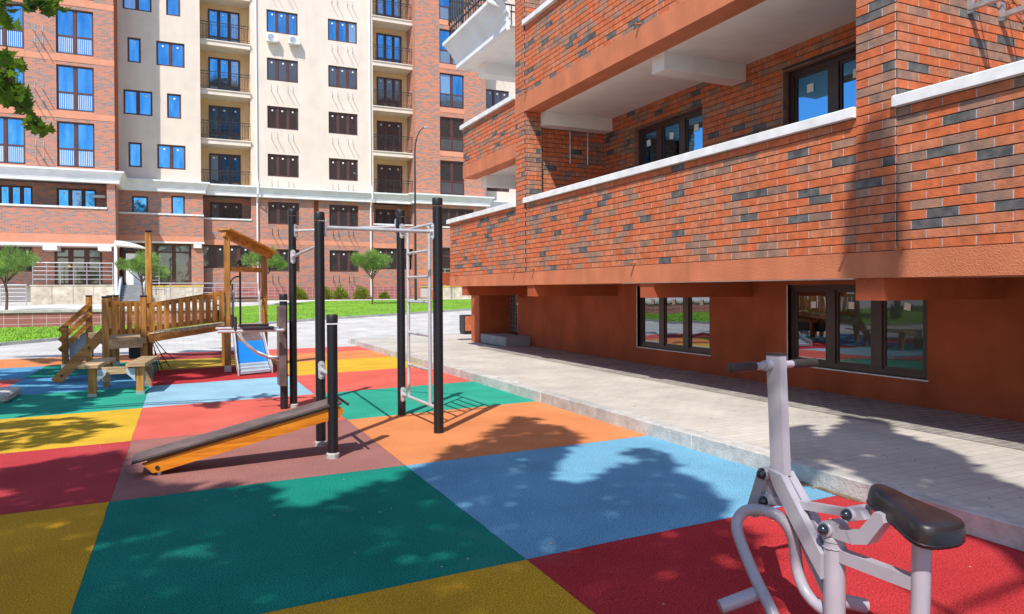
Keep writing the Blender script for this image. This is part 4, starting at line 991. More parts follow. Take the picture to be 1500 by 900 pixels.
# ================================================================== GYM EQUIPMENT
def post(parent, x, y, h, r=.046, foot=True):
    b = MB(); b.lathe((x, y, 0), [(r, .05 if foot else 0), (r, h-.09)], 24); o = b.build('post', m_post, parent, smooth='auto')
    c = MB(); c.lathe((x, y, 0), [(r+.002, h-.075), (r+.004, h-.070), (r+.004, h-.012), (r, h-.003), (r-.006, h)], 24); c.build('cap', m_cap, o, smooth='auto')
    if foot:
        f = MB(); f.lathe((x, y, 0), [(r+.010, .0), (r+.012, .045), (r+.004, .056)], 20); f.build('foot', m_post_foot, o, smooth='auto')
    return o
def clamp(parent, x, y, z, dirv, r=.046):
    """oval plate screwed to a post, facing dirv"""
    d = Vector(dirv).normalized(); c = Vector((x, y, z))+d*(r+.004); sidev = d.cross(Vector((0, 0, 1))).normalized()
    pts = []
    for i in range(16):
        a = 2*math.pi*i/16; h_ = .055 if 0 <= a < math.pi else -.055
        pts.append(c+sidev*math.cos(a)*.03+Vector((0, 0, 1))*(math.sin(a)*.03+h_))
    b = MB(); b.prism(pts, d*.010)
    for q in (-.055, .055): b.cyl(c+Vector((0, 0, q))+d*.008, c+Vector((0, 0, q))+d*.02, .011, 8)
    b.cyl(c, c+d*.03, .026, 12)
    return b.build('clamp', m_alu, parent, smooth='auto')
P1, P2, P3, P4, P5 = (1.24, 9.23), (1.16, 6.82), (1.17, 6.28), (2.30, 8.10), (2.35, 6.92)
pu = thing('pull_up_frame', (1.9, 7.6, 0), 'black post pull-up frame with grey metal bars and a hanging ladder', 'exercise frame')
post(pu, *P1, 2.47); post(pu, *P2, 2.19, r=.045); post(pu, *P4, 2.39, r=.047, foot=False); post(pu, *P5, 2.39, r=.050, foot=False)
def bar(parent, p, q, r=.017, name='bar', m=None): b = MB(); b.cyl(p, q, r, 12); return b.build(name, m or m_alu, parent, smooth='auto')
def unit(a, b): v = Vector((b[0]-a[0], b[1]-a[1], 0)); return v.normalized()
for (a, b, z, r) in ((P2, P5, 2.045, .0185), (P1, P4, 2.20, .017), (P1, P2, 1.88, .016), (P4, P5, 2.14, .017), (P4, P5, .255, .017)):
    d = unit(a, b); p = Vector((*a, z))+d*.056; q = Vector((*b, z))-d*.056
    bar(pu, p, q, r); clamp(pu, a[0], a[1], z, d); clamp(pu, b[0], b[1], z, -d)
# ladder hung between the two right posts
ld = MB(); d45 = unit(P4, P5); qa = Vector((*P4, 0)).lerp(Vector((*P5, 0)), .22); qb = Vector((*P4, 0)).lerp(Vector((*P5, 0)), .80)
for q in (qa, qb):
    r_ = MB(); r_.cyl((q.x, q.y, .255), (q.x, q.y, 2.14), .0185, 10); r_.build('ladder_rail', m_alu, pu, smooth='auto')
for z in (.62, .98, 1.33, 1.60, 1.87):
    r_ = MB(); r_.cyl((qa.x, qa.y, z), (qb.x, qb.y, z), .0155, 10); r_.build('rung', m_alu, pu, smooth='auto')
# incline sit-up bench between the two left posts
ib = thing('sit_up_bench', (.4, 6.55, 0), 'inclined sit-up bench with brown board and bright orange side rails', 'exercise bench')
post(ib, *P3, 1.25, r=.045)
xa, za, xb, zb = -.37, .105, 1.22, .455
b = MB(); b.beam((xa, 6.40, za+.03), (xb+.02, 6.40, zb+.035), .30, .020); b.build('board', m_phen, ib)
b = MB(); b.beam((xa-.005, 6.247, za+.018), (xb+.02, 6.247, zb+.022), .010, .012); b.build('board_edge', m_iron, ib)
for y0 in (6.262, 6.49):
    pts = [(xa+.07, y0, za+.005), (xb, y0, zb+.002), (xb+.035, y0, zb-.025), (xb+.04, y0, zb-.06), (xb+.01, y0, zb-.095), (xb-.06, y0, zb-.112), (xa+.19, y0, za-.068), (xa+.14, y0, za-.070)]
    b = MB(); b.prism(pts, (0, .045, 0)); o = b.build('side_rail', m_bench, ib)
    k = MB(); k.lathe((xa+.175, y0-.006, za-.03), [(.001, -.004), (.014, -.004), (.016, .004), (.001, .008)], 12, axis=1); k.build('bolt', m_iron, o)
for y0 in (6.30, 6.51):
    b = MB(); b.cyl((xa+.19, y0, 0), (xa+.19, y0, .06), .017, 10); b.build('foot', m_galv, ib)
clamp(ib, P3[0], P3[1]+.0, .72, (0, 1, 0), .045); bar(ib, (1.167, 6.33, .72), (1.163, 6.77, .72), .018); clamp(pu, P2[0], P2[1], .72, (0, -1, 0), .045)
b = MB(); b.cyl((1.285, 6.2, .475), (1.285, 6.95, .475), .012, 10); b.build('top_bar', m_iron, ib, smooth='auto')
# dip station with back panel
dp_ = thing('dip_station', (1.12, 9.2, 0), 'dip station with brown back panel and padded arms beside the tallest black post', 'exercise station')
post(dp_, 1.12, 9.17, 1.42, foot=False)
b = MB(); b.bbox(1.055, 1.075, 9.06, 9.30, .30, 1.28, .004); o = b.build('back_panel', m_phen, dp_)
b = MB(); b.bbox(1.06, 1.14, 9.055, 9.07, .30, 1.28, .004); b.build('back_panel', m_phen, dp_)
for y0, zz in ((8.90, .99), (9.46, 1.0)):
    b = MB(); b.cyl((.36, y0, zz), (1.08, y0, zz), .018, 10); b.cyl((1.08, y0, zz), (1.12, 9.17, zz), .018, 10); a_ = b.build('arm', m_alu, dp_, smooth='auto')
    b = MB(); b.bbox(.62, .98, y0-.045, y0+.045, zz+.016, zz+.05, .012); b.build('arm_pad', m_vinyl, a_)
    b = MB(); b.cyl((.55, y0, zz), (.55, y0, zz+.17), .019, 10); b.build('grip', m_grip, a_, smooth='auto')
    b = MB(); b.tube([(.60, y0, zz-.01), (.62, y0, zz-.08), (.68, y0, zz-.17), (.80, y0+(9.17-y0)*.2, .72), (.94, y0+(9.17-y0)*.6, .65), (1.08, 9.17+(y0-9.17)*.15, .63)], .017, 10); b.build('brace', m_alu, dp_, smooth='auto')
for z in (.62, .99): clamp(dp_, 1.12, 9.17, z, (-1, -.6, 0))

# ================================================================== HORSE-RIDING TRAINER (right foreground)
ht = thing('horse_riding_trainer', (2.3, 2.05, 0), 'lilac grey horse-riding exercise machine with black saddle in the right foreground', 'exercise machine')
b = MB(); b.beam((2.335, 2.345, 1.165), (2.318, 2.302, .655), .040, .076, upv=(0, 1, 0)); b.build('handle_post', m_lilac, ht)
b = MB(); b.beam((2.335, 2.345, 1.162), (2.3352, 2.3455, 1.172), .046, .082, upv=(0, 1, 0)); b.build('post_cap', m_grip, ht)
b = MB(); b.lathe((2.335, 2.36, 1.118), [(.0165, -.23), (.0165, .235)], 16, axis=0); hb_ = b.build('handlebar', m_lilac, ht, smooth='auto')
b = MB(); b.lathe((2.335, 2.36, 1.118), [(.023, -.055), (.023, -.02)], 16, axis=0); b.build('hub', m_lilac, hb_, smooth='auto')
b = MB(); b.lathe((2.335, 2.36, 1.118), [(.023, .02), (.023, .055)], 16, axis=0); b.build('hub', m_lilac, hb_, smooth='auto')
for s0, s1 in ((-.245, -.105), (.105, .250)):
    b = MB(); q = (s0, s0+.004, s0+.010, s1-.004, s1) if s0 < 0 else (s0, s0+.004, s1-.010, s1-.004, s1)
    b.lathe((2.335, 2.36, 1.118), [(.012, q[0]), (.0195, q[1]), (.0205, q[2]), (.0205, q[3]), (.018, q[4])], 18, axis=0); b.build('grip', m_grip, hb_, smooth='auto')
# leaning frame members under the post
def plate(pts, x, w, name='link', m=None):
    b = MB(); b.prism([(x-w/2, y, z) for y, z in pts], (w, 0, 0)); return b.build(name, m or m_lilac, ht)
plate([(2.342, .675), (2.268, .665), (2.06, .400), (2.06, .30), (2.20, .465), (2.312, .61)], 2.300, .036, 'frame_member')
plate([(2.335, .665), (2.285, .67), (2.075, .43), (2.075, .30), (2.26, .565)], 2.352, .040, 'frame_member')
b = MB(); b.tube(smooth_path([(2.36, 2.24, .50), (2.365, 2.215, .38), (2.37, 2.13, .24), (2.36, 2.02, .12)]), .019, 12); b.build('lower_tube', m_lilac, ht, smooth='auto')
# arched foot frame
arch = [(2.10, 2.06, .055), (2.12, 2.15, .16), (2.14, 2.26, .25), (2.16, 2.355, .34), (2.175, 2.41, .405), (2.195, 2.425, .45), (2.22, 2.40, .488), (2.25, 2.335, .502), (2.285, 2.275, .485), (2.315, 2.245, .43), (2.335, 2.24, .35), (2.34, 2.23, .26), (2.342, 2.19, .19), (2.345, 2.12, .155), (2.345, 2.06, .15)]
b = MB(); b.tube(smooth_path(arch), .0245, 16); b.build('foot_frame', m_lilac, ht, smooth='auto')
b = MB(); b.cyl((1.985, 2.30, .150), (2.15, 2.245, .205), .0285, 18); b.build('foot_peg', m_lilac, ht, smooth='auto')
# weld beads where members meet, and a bolted flange on the column
for (c_, r_, ax_) in (((2.335, 2.04, .43), .0435, 2),):
    if r_:
        b = MB(); b.tube([(c_[0]+r_*math.cos(t), c_[1]+r_*math.sin(t), c_[2]+.002*math.sin(9*t)) for t in [k*math.pi/12 for k in range(25)]], .0028, 5, caps=False); b.build('weld_bead', m_lilac, ht, smooth=True)
b = MB(); b.cyl((2.36, 2.1, .20), (2.52, 2.05, .155), .0285, 18); b.build('foot_peg', m_lilac, ht, smooth='auto')
# pivots: hub, dark cap
def pivot(x, y, z, r=.028, wide=.10):
    b = MB(); b.lathe((x, y, z), [(r*.9, 0), (r, .004), (r, wide)], 20, axis=0); o = b.build('pivot', m_lilac, ht, smooth='auto')
    k = MB(); k.lathe((x, y, z), [(.001, -.028), (.010, -.026), (.018, -.018), (.0215, -.006), (.0215, .001)], 18, axis=0); k.build('pivot_cap', m_ball, o, smooth=True)
pivot(2.285, 2.375, .645); pivot(2.285, 2.365, .530); pivot(2.295, 1.945, .588); pivot(2.285, 2.045, .503, r=.032)
plate([(2.40, .665), (2.365, .672), (2.36, .63), (2.425, .44), (2.465, .44), (2.47, .48)], 2.30, .030)
plate([(2.362, .62), (2.395, .60), (2.36, .50), (2.33, .52)], 2.325, .022)
plate([(2.40, .545), (1.945, .603), (1.945, .575), (2.24, .532), (2.38, .512)], 2.325, .034)
plate([(2.055, .528), (1.955, .520), (1.93, .478), (2.045, .474)], 2.322, .045)
plate([(1.955, .524), (1.90, .540), (1.83, .630), (1.80, .628), (1.79, .60), (1.86, .50), (1.93, .478)], 2.322, .05)
plate([(1.955, .615), (1.90, .612), (1.88, .585), (1.945, .562)], 2.328, .04)
# column and rear tube
b = MB(); b.lathe((2.335, 2.04, 0), [(.041, 0), (.041, .452), (.0445, .455), (.0445, .470), (.040, .474), (.001, .474)], 28); b.build('column', m_lilac, ht, smooth='auto')
b = MB(); b.lathe((2.335, 2.04, 0), [(.10, .0), (.10, .012)], 24); b.build('base_plate', m_lilac, ht)
b = MB(); b.beam((2.335, 2.03, .405), (2.35, 1.70, .405), .040, .048); b.build('crossbar', m_lilac, ht)
b = MB(); b.tube(smooth_path([(2.352, 1.68, .60), (2.352, 1.685, .50), (2.352, 1.69, .30), (2.35, 1.705, .20), (2.348, 1.76, .13), (2.342, 1.85, .10), (2.338, 2.0, .095)]), .0315, 20); b.build('rear_tube', m_lilac, ht, smooth='auto')
# saddle: a padded pear outline, narrow nose towards the handle
def saddle():
    b = MB(); n = 36; prof = [(-.044, .90), (-.038, .98), (-.016, 1.0), (.008, .995), (.028, .955), (.040, .89), (.046, .76), (.049, .50), (.050, .25)]
    rings = []
    for (h, s) in prof:
        ring = []
        for i in range(n):
            a = 2*math.pi*i/n; t = math.cos(a)             # t=+1 nose, -1 tail
            L_ = .190 if t > 0 else .165
            wd = .060+.048*(1-(t+1)/2)**.75+.0*t
            wd = (.056 if t > .2 else .056+(.2-t)/1.2*.100)
            x = math.copysign(abs(math.sin(a))**.75, math.sin(a))*wd*1.0*s+0; y = math.copysign(abs(t)**.80, t)*L_*(1-(1-s)*.55)
            dip = .0*math.exp(-((y+.0)/.07)**2) if h > 0 else 0
            ring.append(b.v.__len__()); b.v.append((x, y, h-dip*(h/.04)+.004*max(0, y/.16)**2))
        rings.append(ring)
    for r0_, r1_ in zip(rings, rings[1:]):
        for i in range(n): b.f.append((r0_[i], r0_[(i+1) % n], r1_[(i+1) % n], r1_[i])); b.m.append(0)
    b.f.append(tuple(reversed(rings[0]))); b.m.append(0); b.f.append(tuple(rings[-1])); b.m.append(0)
    th = rad(10); R_x = Matrix.Rotation(th, 3, 'X'); Rz = Matrix.Rotation(rad(-7), 3, 'Z')
    c = Vector((2.366, 1.732, .632))
    b.v = [tuple(c+Rz@(R_x@Vector(v))) for v in b.v]
    return b, (c, Rz@R_x)
b, (sc_, SR) = saddle(); so_ = b.build('saddle', m_vinyl, ht, smooth='auto')
sbm = so_.modifiers.new('s', 'SUBSURF'); sbm.levels = 1; sbm.render_levels = 2
b = MB(); pts = []
n = 40
for i in range(n+1):
    a = 2*math.pi*i/n; t = math.cos(a); L_ = .190 if t > 0 else .165; wd = (.056 if t > .2 else .056+(.2-t)/1.2*.100)
    pts.append(sc_+SR@Vector((math.copysign(abs(math.sin(a))**.75, math.sin(a))*wd*.99, math.copysign(abs(t)**.80, t)*L_*.99, -.024)))
b.tube(pts, .0035, 6, caps=False); b.build('saddle_piping', m_vinyl, so_, smooth=True)
b = MB(); v = [sc_+SR@Vector(p) for p in ((-.045, -.11, -.045), (.045, -.11, -.045), (.035, .10, -.045), (-.035, .10, -.045))]; b.prism(v, SR@Vector((0, 0, .012))); b.build('saddle_plate', m_iron, ht)

# ================================================================== WOODEN PLAY STRUCTURE
wp = thing('wooden_play_structure', (-.2, 14.3, 0), 'wooden play structure with bridge, climbing ramp and small gabled frame on the left', 'play structure')
def wpost(x, y, h, w=.105, z0=0, cap=True, foot=True):
    b = MB(); b.bbox(x-w/2, x+w/2, y-w/2, y+w/2, z0+.12 if foot else z0, h, .010); o = b.build('post', m_wood, wp)
    if cap: c = MB(); c.bbox(x-w/2-.006, x+w/2+.006, y-w/2-.006, y+w/2+.006, h, h+.03, .01); c.build('cap', m_cap, o)
    if foot: c = MB(); c.box(x-w/2-.004, x+w/2+.004, y-w/2-.004, y+w/2+.004, 0, z0+.12); c.build('foot', m_galv, o)
    return o
wb, we, wf, wa, wd_, wc, wg, wh, wl = (-1.14, 13.30), (-.60, 13.50), (-.55, 14.35), (-1.63, 15.8), (-1.18, 15.8), (-1.19, 14.6), (.73, 13.93), (1.42, 14.5), (-2.00, 15.6)
wpost(*wb, 1.36); wpost(*we, 1.37); wpost(*wf, 2.52); wpost(*wa, 1.37); wpost(*wd_, 1.37); wpost(*wc, 1.37, w=.09); wpost(*wg, 2.44, cap=False); wpost(*wh, 2.13, cap=False); wpost(*wl, .80)
# deck and its rim
b = MB(); dk = [(-1.18, 13.28), (-.56, 13.40), (-.52, 15.84), (-1.66, 15.84)]
b.prism([(x, y, .60) for x, y in dk], (0, 0, .09)); b.build('deck', m_greyw, wp)
b = MB(); b.beam((-1.10, 13.25, .62), (-.62, 13.42, .62), .035, .17); b.build('rim_board', m_greyw, wp)
b = MB(); b.beam((-.49, 13.6, .62), (-.49, 15.8, .62), .035, .17); b.build('rim_board', m_woody, wp)
# dark tunnel mouth below the deck
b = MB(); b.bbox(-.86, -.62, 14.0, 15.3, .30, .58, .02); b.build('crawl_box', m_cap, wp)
def panel(p, q, zt, zb, n, w=.095):
    """guard panel: rails and upright slats between two points whose heights may differ (zt,zb are pairs)"""
    P_, Q_ = Vector((*p, 0)), Vector((*q, 0)); d = (Q_-P_).normalized(); nn = Vector((-d.y, d.x, 0))
    for (z0, z1) in (zt, zb):
        b = MB(); b.beam(P_+Vector((0, 0, z0)), Q_+Vector((0, 0, z1)), .04, .085); b.build('rail', m_woodx, wp)
    for i in range(n):
        t = (i+.5)/n; c = P_.lerp(Q_, t)-nn*.035; a0 = zb[0]*(1-t)+zb[1]*t-.04; a1 = zt[0]*(1-t)+zt[1]*t+.02
        b = MB(); b.obox(Vector((c.x, c.y, (a0+a1)/2)), d*(w/2), nn*.011, Vector((0, 0, (a1-a0)/2))); b.build('slat', m_wood, wp)
panel((wb[0]+.06, wb[1]), (we[0]-.06, we[1]), (1.26, 1.26), (.80, .80), 4, .078)
panel((we[0]+.06, we[1]+.02), (wg[0]-.06, wg[1]-.05), (1.22, 1.43), (.83, .97), 11, .080)
for (p, q) in (((we[0]+.06, we[1]), (wg[0]-.06, wg[1]-.03)), ((wf[0]+.06, wf[1]), (wg[0]-.06, 14.68))):
    b = MB(); b.beam((*p, .66), (*q, .82), .05, .115); b.build('bridge_beam', m_woodx, wp)
for i in range(14):
    t = (i+.5)/14; x = we[0]+.06+(wg[0]-we[0]-.12)*t; b = MB(); b.obox(Vector((x, 14.12, .715+.155*t)), Vector((.038, 0, .005)), Vector((0, .50, 0)), Vector((0, 0, .014))); b.build('plank', m_greyw, wp)
# gabled frame over the slide
for q in ((wg, wh),):
    b = MB(); b.beam((wg[0]-.05, wg[1]-.05, 2.50), (wh[0]+.13, wh[1]+.05, 2.13), .10, .12); b.build('roof_beam', m_woodx, wp)
b = MB(); b.beam((wg[0]-.06, wg[1]-.07, 2.575), (wh[0]+.15, wh[1]+.05, 2.20), .34, .03); b.build('roof_board', m_woodx, wp)
b = MB(); b.beam((wg[0]+.05, wg[1], 1.86), (wh[0]-.05, wh[1], 1.86), .045, .085); b.build('cross_rail', m_woodx, wp)
wpost(1.30, 15.5, .72, cap=False, foot=False); wpost(.74, 15.2, .72, cap=False, foot=False)
b = MB(); b.prism([(.74, 14.0, .74), (1.38, 14.45, .74), (1.34, 15.6, .74), (.70, 15.3, .74)], (0, 0, .07)); b.build('deck', m_greyw, wp)
# slide: blue bed, steel sides, stepped foot
sl0, sl1 = Vector((.86, 14.15, .80)), Vector((1.30, 14.33, .80)); f0, f1 = Vector((.885, 13.08, .10)), Vector((1.40, 13.32, .10))
e0, e1 = Vector((.875, 13.42, .20)), Vector((1.375, 13.64, .20))
b = MB(); m0, m1 = sl0.lerp(e0, .42), sl1.lerp(e1, .42)
b.prism([e0, e1, m1, m0], (0, 0, -.02)); b.build('slide_bed', m_blue, wp)
b = MB(); b.prism([m0, m1, sl1, sl0], (0, 0, -.02)); b.build('slide_top', m_phen, wp)
b = MB()
for k in range(3):
    t0, t1 = k/3, (k+1)/3; a, c = e0.lerp(f0, t0), e1.lerp(f1, t0); a2, c2_ = e0.lerp(f0, t1), e1.lerp(f1, t1)
    z0 = .19-.05*k; b.prism([(a.x, a.y, z0), (c.x, c.y, z0), (c2_.x, c2_.y, z0-.012), (a2.x, a2.y, z0-.012)], (0, 0, -.045))
b.build('slide_foot', m_pale, wp)
for (s_, e_, f_, sx) in ((sl0, e0, f0, -1), (sl1, e1, f1, 1)):
    u_ = Vector((0, 0, 1)); b = MB(); o_ = Vector((.02*sx, 0, 0))
    pts = [s_+u_*.10, s_-u_*.04, e_-u_*.05, f_-u_*.09, f_+u_*.03, e_+u_*.11, s_.lerp(e_, .3)+u_*.13]
    b.prism([p+o_ for p in pts], Vector((.022*sx, 0, 0))); b.build('slide_side', m_alu, wp)
    b = MB(); tp = s_+o_
    b.tube(smooth_path([tp+Vector((0, -.05, -.05)), tp+Vector((0, -.03, .25)), tp+Vector((-.01*sx, 0, .60)), tp+Vector((-.01*sx, .08, .66)), tp+Vector((0, .25, .55))]), .017, 8); b.build('slide_handle', m_alu, wp, smooth='auto')
# fireman's pole with hooked top and hoop
b = MB(); b.tube(smooth_path([(.97, 14.25, .78), (.97, 14.25, 1.9), (.965, 14.25, 2.0), (.955, 14.3, 2.03), (.94, 14.38, 1.98)]), .018, 8); b.build('pole', m_iron, wp, smooth='auto')
b = MB(); b.tube(smooth_path([(.74, 14.2, 1.0), (.77, 14.2, 1.35), (.80, 14.2, 1.62), (.88, 14.2, 1.72), (.97, 14.25, 1.73)]), .014, 8); b.build('hand_loop', m_iron, wp, smooth='auto')
b = MB(); b.cyl((.80, 14.2, 1.33), (1.38, 14.4, 1.33), .013, 8); b.cyl((.83, 14.2, .84), (.83, 14.2, 1.6), .016, 8); b.build('hand_rail', m_iron, wp, smooth='auto')
# climbing ramp: two stringers with treads, board rails behind
for y0 in (13.42,):
    b = MB(); b.beam((-1.86, y0, .02), (-1.10, y0, .88), .05, .15); o = b.build('stringer', m_woodx, wp)
    for t in (.12, .62):
        k = MB(); k.lathe((-1.86+.76*t, y0-.03, .02+.86*t), [(.001, -.004), (.02, -.004), (.022, .006)], 10, axis=1); k.build('bolt', m_iron, o)
for i in range(5):
    t = .14+.19*i; b = MB(); b.box(-1.86+.76*t-.06, -1.86+.76*t+.06, 13.45, 14.0, .10+.86*t-.05, .10+.86*t-.02); b.build('tread', m_greyw, wp)
b = MB(); b.prism([(-1.94, 15.78, .04), (-1.56, 15.78, .24), (-1.56, 15.78, .80), (-1.97, 15.78, .50)], (0, .03, 0)); b.build('cheek_panel', m_pale, wp)
for k in range(3):
    b = MB(); z = .80-.18*k; b.beam((-2.08, 15.52, z-.06), (-1.60, 15.72, z+.44), .03, .085); b.build('stair_rail', m_woodx, wp)
# net under the bridge end
b = MB()
for (p, q) in (((-.48, 14.0, .62), (-.22, 14.1, .12)), ((-.50, 14.05, .6), (-.35, 14.2, .08)), ((-.46, 13.9, .5), (-.40, 14.0, .05)), ((-.52, 14.1, .34), (-.28, 14.15, .38)), ((-.52, 14.1, .2), (-.26, 14.15, .22)), ((-.44, 14, .6), (-.14, 14.1, .25))):
    b.tube([p, (Vector(p)+Vector(q))/2+Vector((0, 0, -.03)), q], .008, 5)
b.build('rope_net', m_iron, wp)

# stepping bench in front
sb = thing('stepping_bench', (-.85, 11.45, 0), 'low weathered wooden stepping bench on two posts in front of the play structure', 'bench')
for x in (-1.15, -.56):
    b = MB(); b.bbox(x-.05, x+.05, 11.41, 11.51, .03, .40, .008); o = b.build('leg', m_wood, sb)
    k = MB(); k.box(x-.055, x+.055, 11.405, 11.515, 0, .05); k.build('foot', m_galv, o)
for (x0, x1) in ((-1.24, -1.05), (-.66, -.47)):
    b = MB(); b.obox(Vector(((x0+x1)/2+.02, 11.95, .43)), Vector((.12, 0, 0)), Vector((.07, .62, 0)), Vector((0, 0, .022))); b.build('seat_plank', m_greyw, sb)
    b = MB(); b.bbox((x0+x1)/2+.03, (x0+x1)/2+.12, 12.45, 12.54, 0, .41, .008); b.build('leg', m_greyw, sb)
b = MB(); b.beam((-1.10, 11.46, .355), (-.60, 11.46, .355), .045, .10); b.build('cross_rail', m_greyw, sb)
for x, s_ in ((-1.09, 1), (-.62, -1)):
    b = MB(); b.prism([(x, 11.40, .38), (x+.12*s_, 11.40, .38), (x+.10*s_, 11.40, .30), (x, 11.40, .20)], (0, .012, 0)); b.build('corner_plate', m_pale, sb)
rb = MB(); rb.bbox(-2.55, -2.09, 11.25, 12.15, .008, .13, .03); o = rb.build('rubber_block', m_kerb2); tag(o, 'low grey brown edge of a play block at the left border of the playground', 'block')

# ================================================================== PLANTS
def needle_tree(name, x, y, z0, trunk_top, cr, cz, label, seed, n=7500, flat=.85, group=None, forks=5):
    rr_ = random.Random(seed)
    t = thing(name, (x, y, z0), label, 'tree', group)
    b = MB(); c0 = Vector((x, y, cz))
    b.tube(smooth_path([(x, y, z0-.1), (x+.03, y, z0+(trunk_top-z0)*.5), (x-.02, y, trunk_top)], 4), [.055-.002*i for i in range(9)], 8)
    lobes = []
    for i in range(forks+3):
        a = 2*math.pi*i/(forks+3)+rr_.uniform(-.5, .5); d = cr*rr_.uniform(.35, .95)
        e = Vector((x+math.cos(a)*d, y+math.sin(a)*d, cz+rr_.uniform(-.38, .42)*cr))
        s_ = Vector((x, y, trunk_top-rr_.uniform(0, .3)))
        b.tube([s_, s_.lerp(e, .5)-Vector((0, 0, .05)), e], [.028, .02, .01], 6)
        lobes.append((e, cr*rr_.uniform(.24, .46)))
    lobes.append((c0+Vector((rr_.uniform(-.2, .2), 0, cr*.42)), cr*.38)); lobes.append((c0+Vector((cr*.15, 0, -cr*.12)), cr*.4)); lobes.append((c0+Vector((cr*.3, 0, cr*.1)), cr*.42)); lobes.append((c0-Vector((cr*.35, 0, cr*.05)), cr*.42))
    b.build('trunk', m_bark, t, smooth='auto')
    c = MB()
    for i in range(n):
        q, r_ = rr_.choice(lobes); d = Vector((rr_.gauss(0, 1), rr_.gauss(0, 1), rr_.gauss(0, 1)*flat)).normalized()
        rad_ = r_*rr_.uniform(.45, 1.12); p = q+Vector((d.x, d.y, d.z*flat))*rad_
        g = (d+Vector((0, 0, .5))+Vector((rr_.uniform(-.5, .5), rr_.uniform(-.5, .5), rr_.uniform(-.4, .4)))).normalized()
        s_ = g.cross(Vector((rr_.uniform(-1, 1), rr_.uniform(-1, 1), .3))).normalized(); L_ = rr_.uniform(.08, .16); w_ = .013
        c.add([p-s_*w_, p+s_*w_, p+g*L_], [(0, 1, 2)])
    c.build('crown', m_needle, t, kind=None)
    return t
G1 = 'young pines with round clipped crowns in front of the apartment building'
needle_tree('pine_tree', -6.15, 33.0, .80, 1.9, .95, 2.52, 'clipped young pine at the left edge beside the maroon wall', 1, group=G1)
needle_tree('pine_tree', -1.75, 38.0, .80, 2.05, .92, 2.72, 'clipped young pine in front of the white stair', 2, group=G1)
needle_tree('pine_tree', 3.95, 39.6, .66, 2.45, .92, 3.10, 'clipped young pine seen through the wooden gabled frame', 3, group=G1)
needle_tree('pine_tree', 9.55, 39.4, .66, 2.35, .98, 3.02, 'clipped young pine between the black pull-up posts', 4, group=G1)
def shrub(x, y, z0, r, h, label, seed, n=1500, group=None):
    rr_ = random.Random(seed); t = thing('shrub', (x, y, z0), label, 'shrub', group)
    c = MB(); s_ = MB()
    for i in range(7):
        a = i*.9; s_.tube([(x, y, z0-.05), (x+math.cos(a)*r*.5, y+math.sin(a)*r*.5, z0+h*.7)], [.014, .006], 5)
    s_.build('stem', m_bark, t)
    for i in range(n):
        d = Vector((rr_.gauss(0, 1), rr_.gauss(0, 1), abs(rr_.gauss(0, 1)))).normalized(); k = rr_.uniform(.45, 1.05)*(1+.18*math.sin(d.x*5+seed)*math.cos(d.y*4))
        p = Vector((x+d.x*r*k, y+d.y*r*k, z0+d.z*h*k)); g = (d+Vector((rr_.uniform(-.7, .7), rr_.uniform(-.7, .7), rr_.uniform(0, .8)))).normalized()
        q = g.cross(Vector((rr_.uniform(-1, 1), rr_.uniform(-1, 1), .2))).normalized(); L_ = rr_.uniform(.06, .13)
        c.add([p, p+g*L_*.5+q*L_*.3, p+g*L_, p+g*L_*.5-q*L_*.3], [(0, 1, 2, 3)])
    c.build('foliage', m_shrub, t)
G2 = 'small round shrubs along the foot of the building'
for (x, y, r, h, lb_) in ((6.55, 45.9, .45, .72, 'small yellow green shrub just left of the second black post'), (8.05, 45.9, .50, .80, 'yellow green shrub by the plinth, just right of the second black post'),
                          (9.05, 45.8, .50, .78, 'middle one of the three shrubs right of the second black post'), (10.35, 45.6, .52, .80, 'yellow green shrub left of the pine between the posts'),
                          (11.9, 45.8, .30, .4, 'tiny low shrub near the white downpipe')):
    shrub(x, y, terr(x, y)+.03, r, h, lb_, int(x*10), group=G2)

# ---- maple at the left: its trunk stands outside the picture, one bough reaches in
def maple_leaf():
    pts = [(0, 0), (.10, -.02), (.34, -.12), (.30, .06), (.55, .14), (.36, .26), (.40, .36), (.22, .40), (.26, .66), (.12, .58), (0, 1.0), (-.12, .58), (-.26, .66), (-.22, .40), (-.40, .36), (-.36, .26), (-.55, .14), (-.30, .06), (-.34, -.12), (-.10, -.02)]
    v = [(0, .28, .0)]+[(x, y, -.10*abs(x)-.06*y*y) for x, y in pts]; f = [(0, i, i+1) for i in range(1, len(pts))]+[(0, len(pts), 1)]
    me = bpy.data.meshes.new('leaf'); me.from_pydata(v, [], f); me.materials.append(m_maple); return me
LM = maple_leaf()
mt = thing('maple_tree', (-6.4, 8.2, 0), 'maple whose leafy bough hangs into the top left corner', 'tree')
b = MB(); b.tube(smooth_path([(-6.4, 8.2, -.1), (-6.35, 8.2, 1.5), (-6.2, 8.2, 3.0), (-6.1, 8.3, 6.0), (-6.0, 8.4, 10.4)]), [.19-.0105*i for i in range(17)], 12)
lim = [[(-6.2, 8.2, 3.2), (-4.6, 8.1, 3.9), (-3.0, 8.05, 4.15), (-1.8, 8.0, 4.10), (-1.35, 8.0, 4.14), (-1.15, 8.0, 4.16)], [(-6.2, 8.2, 3.0), (-4.5, 8.1, 3.7), (-2.8, 8.0, 3.95), (-1.85, 8.0, 3.80), (-1.52, 8.0, 3.53), (-1.40, 8.0, 3.36), (-1.31, 8.0, 3.14), (-1.27, 8.0, 3.04)]]
for i in range(9):
    a = i*.8; lim.append([(-6.1, 8.3, 3.4+.65*i), (-6.1+1.3*math.cos(a), 8.3+1.3*math.sin(a), 4.3+.65*i), (-6.1+2.3*math.cos(a), 8.3+2.3*math.sin(a), 4.9+.65*i)])
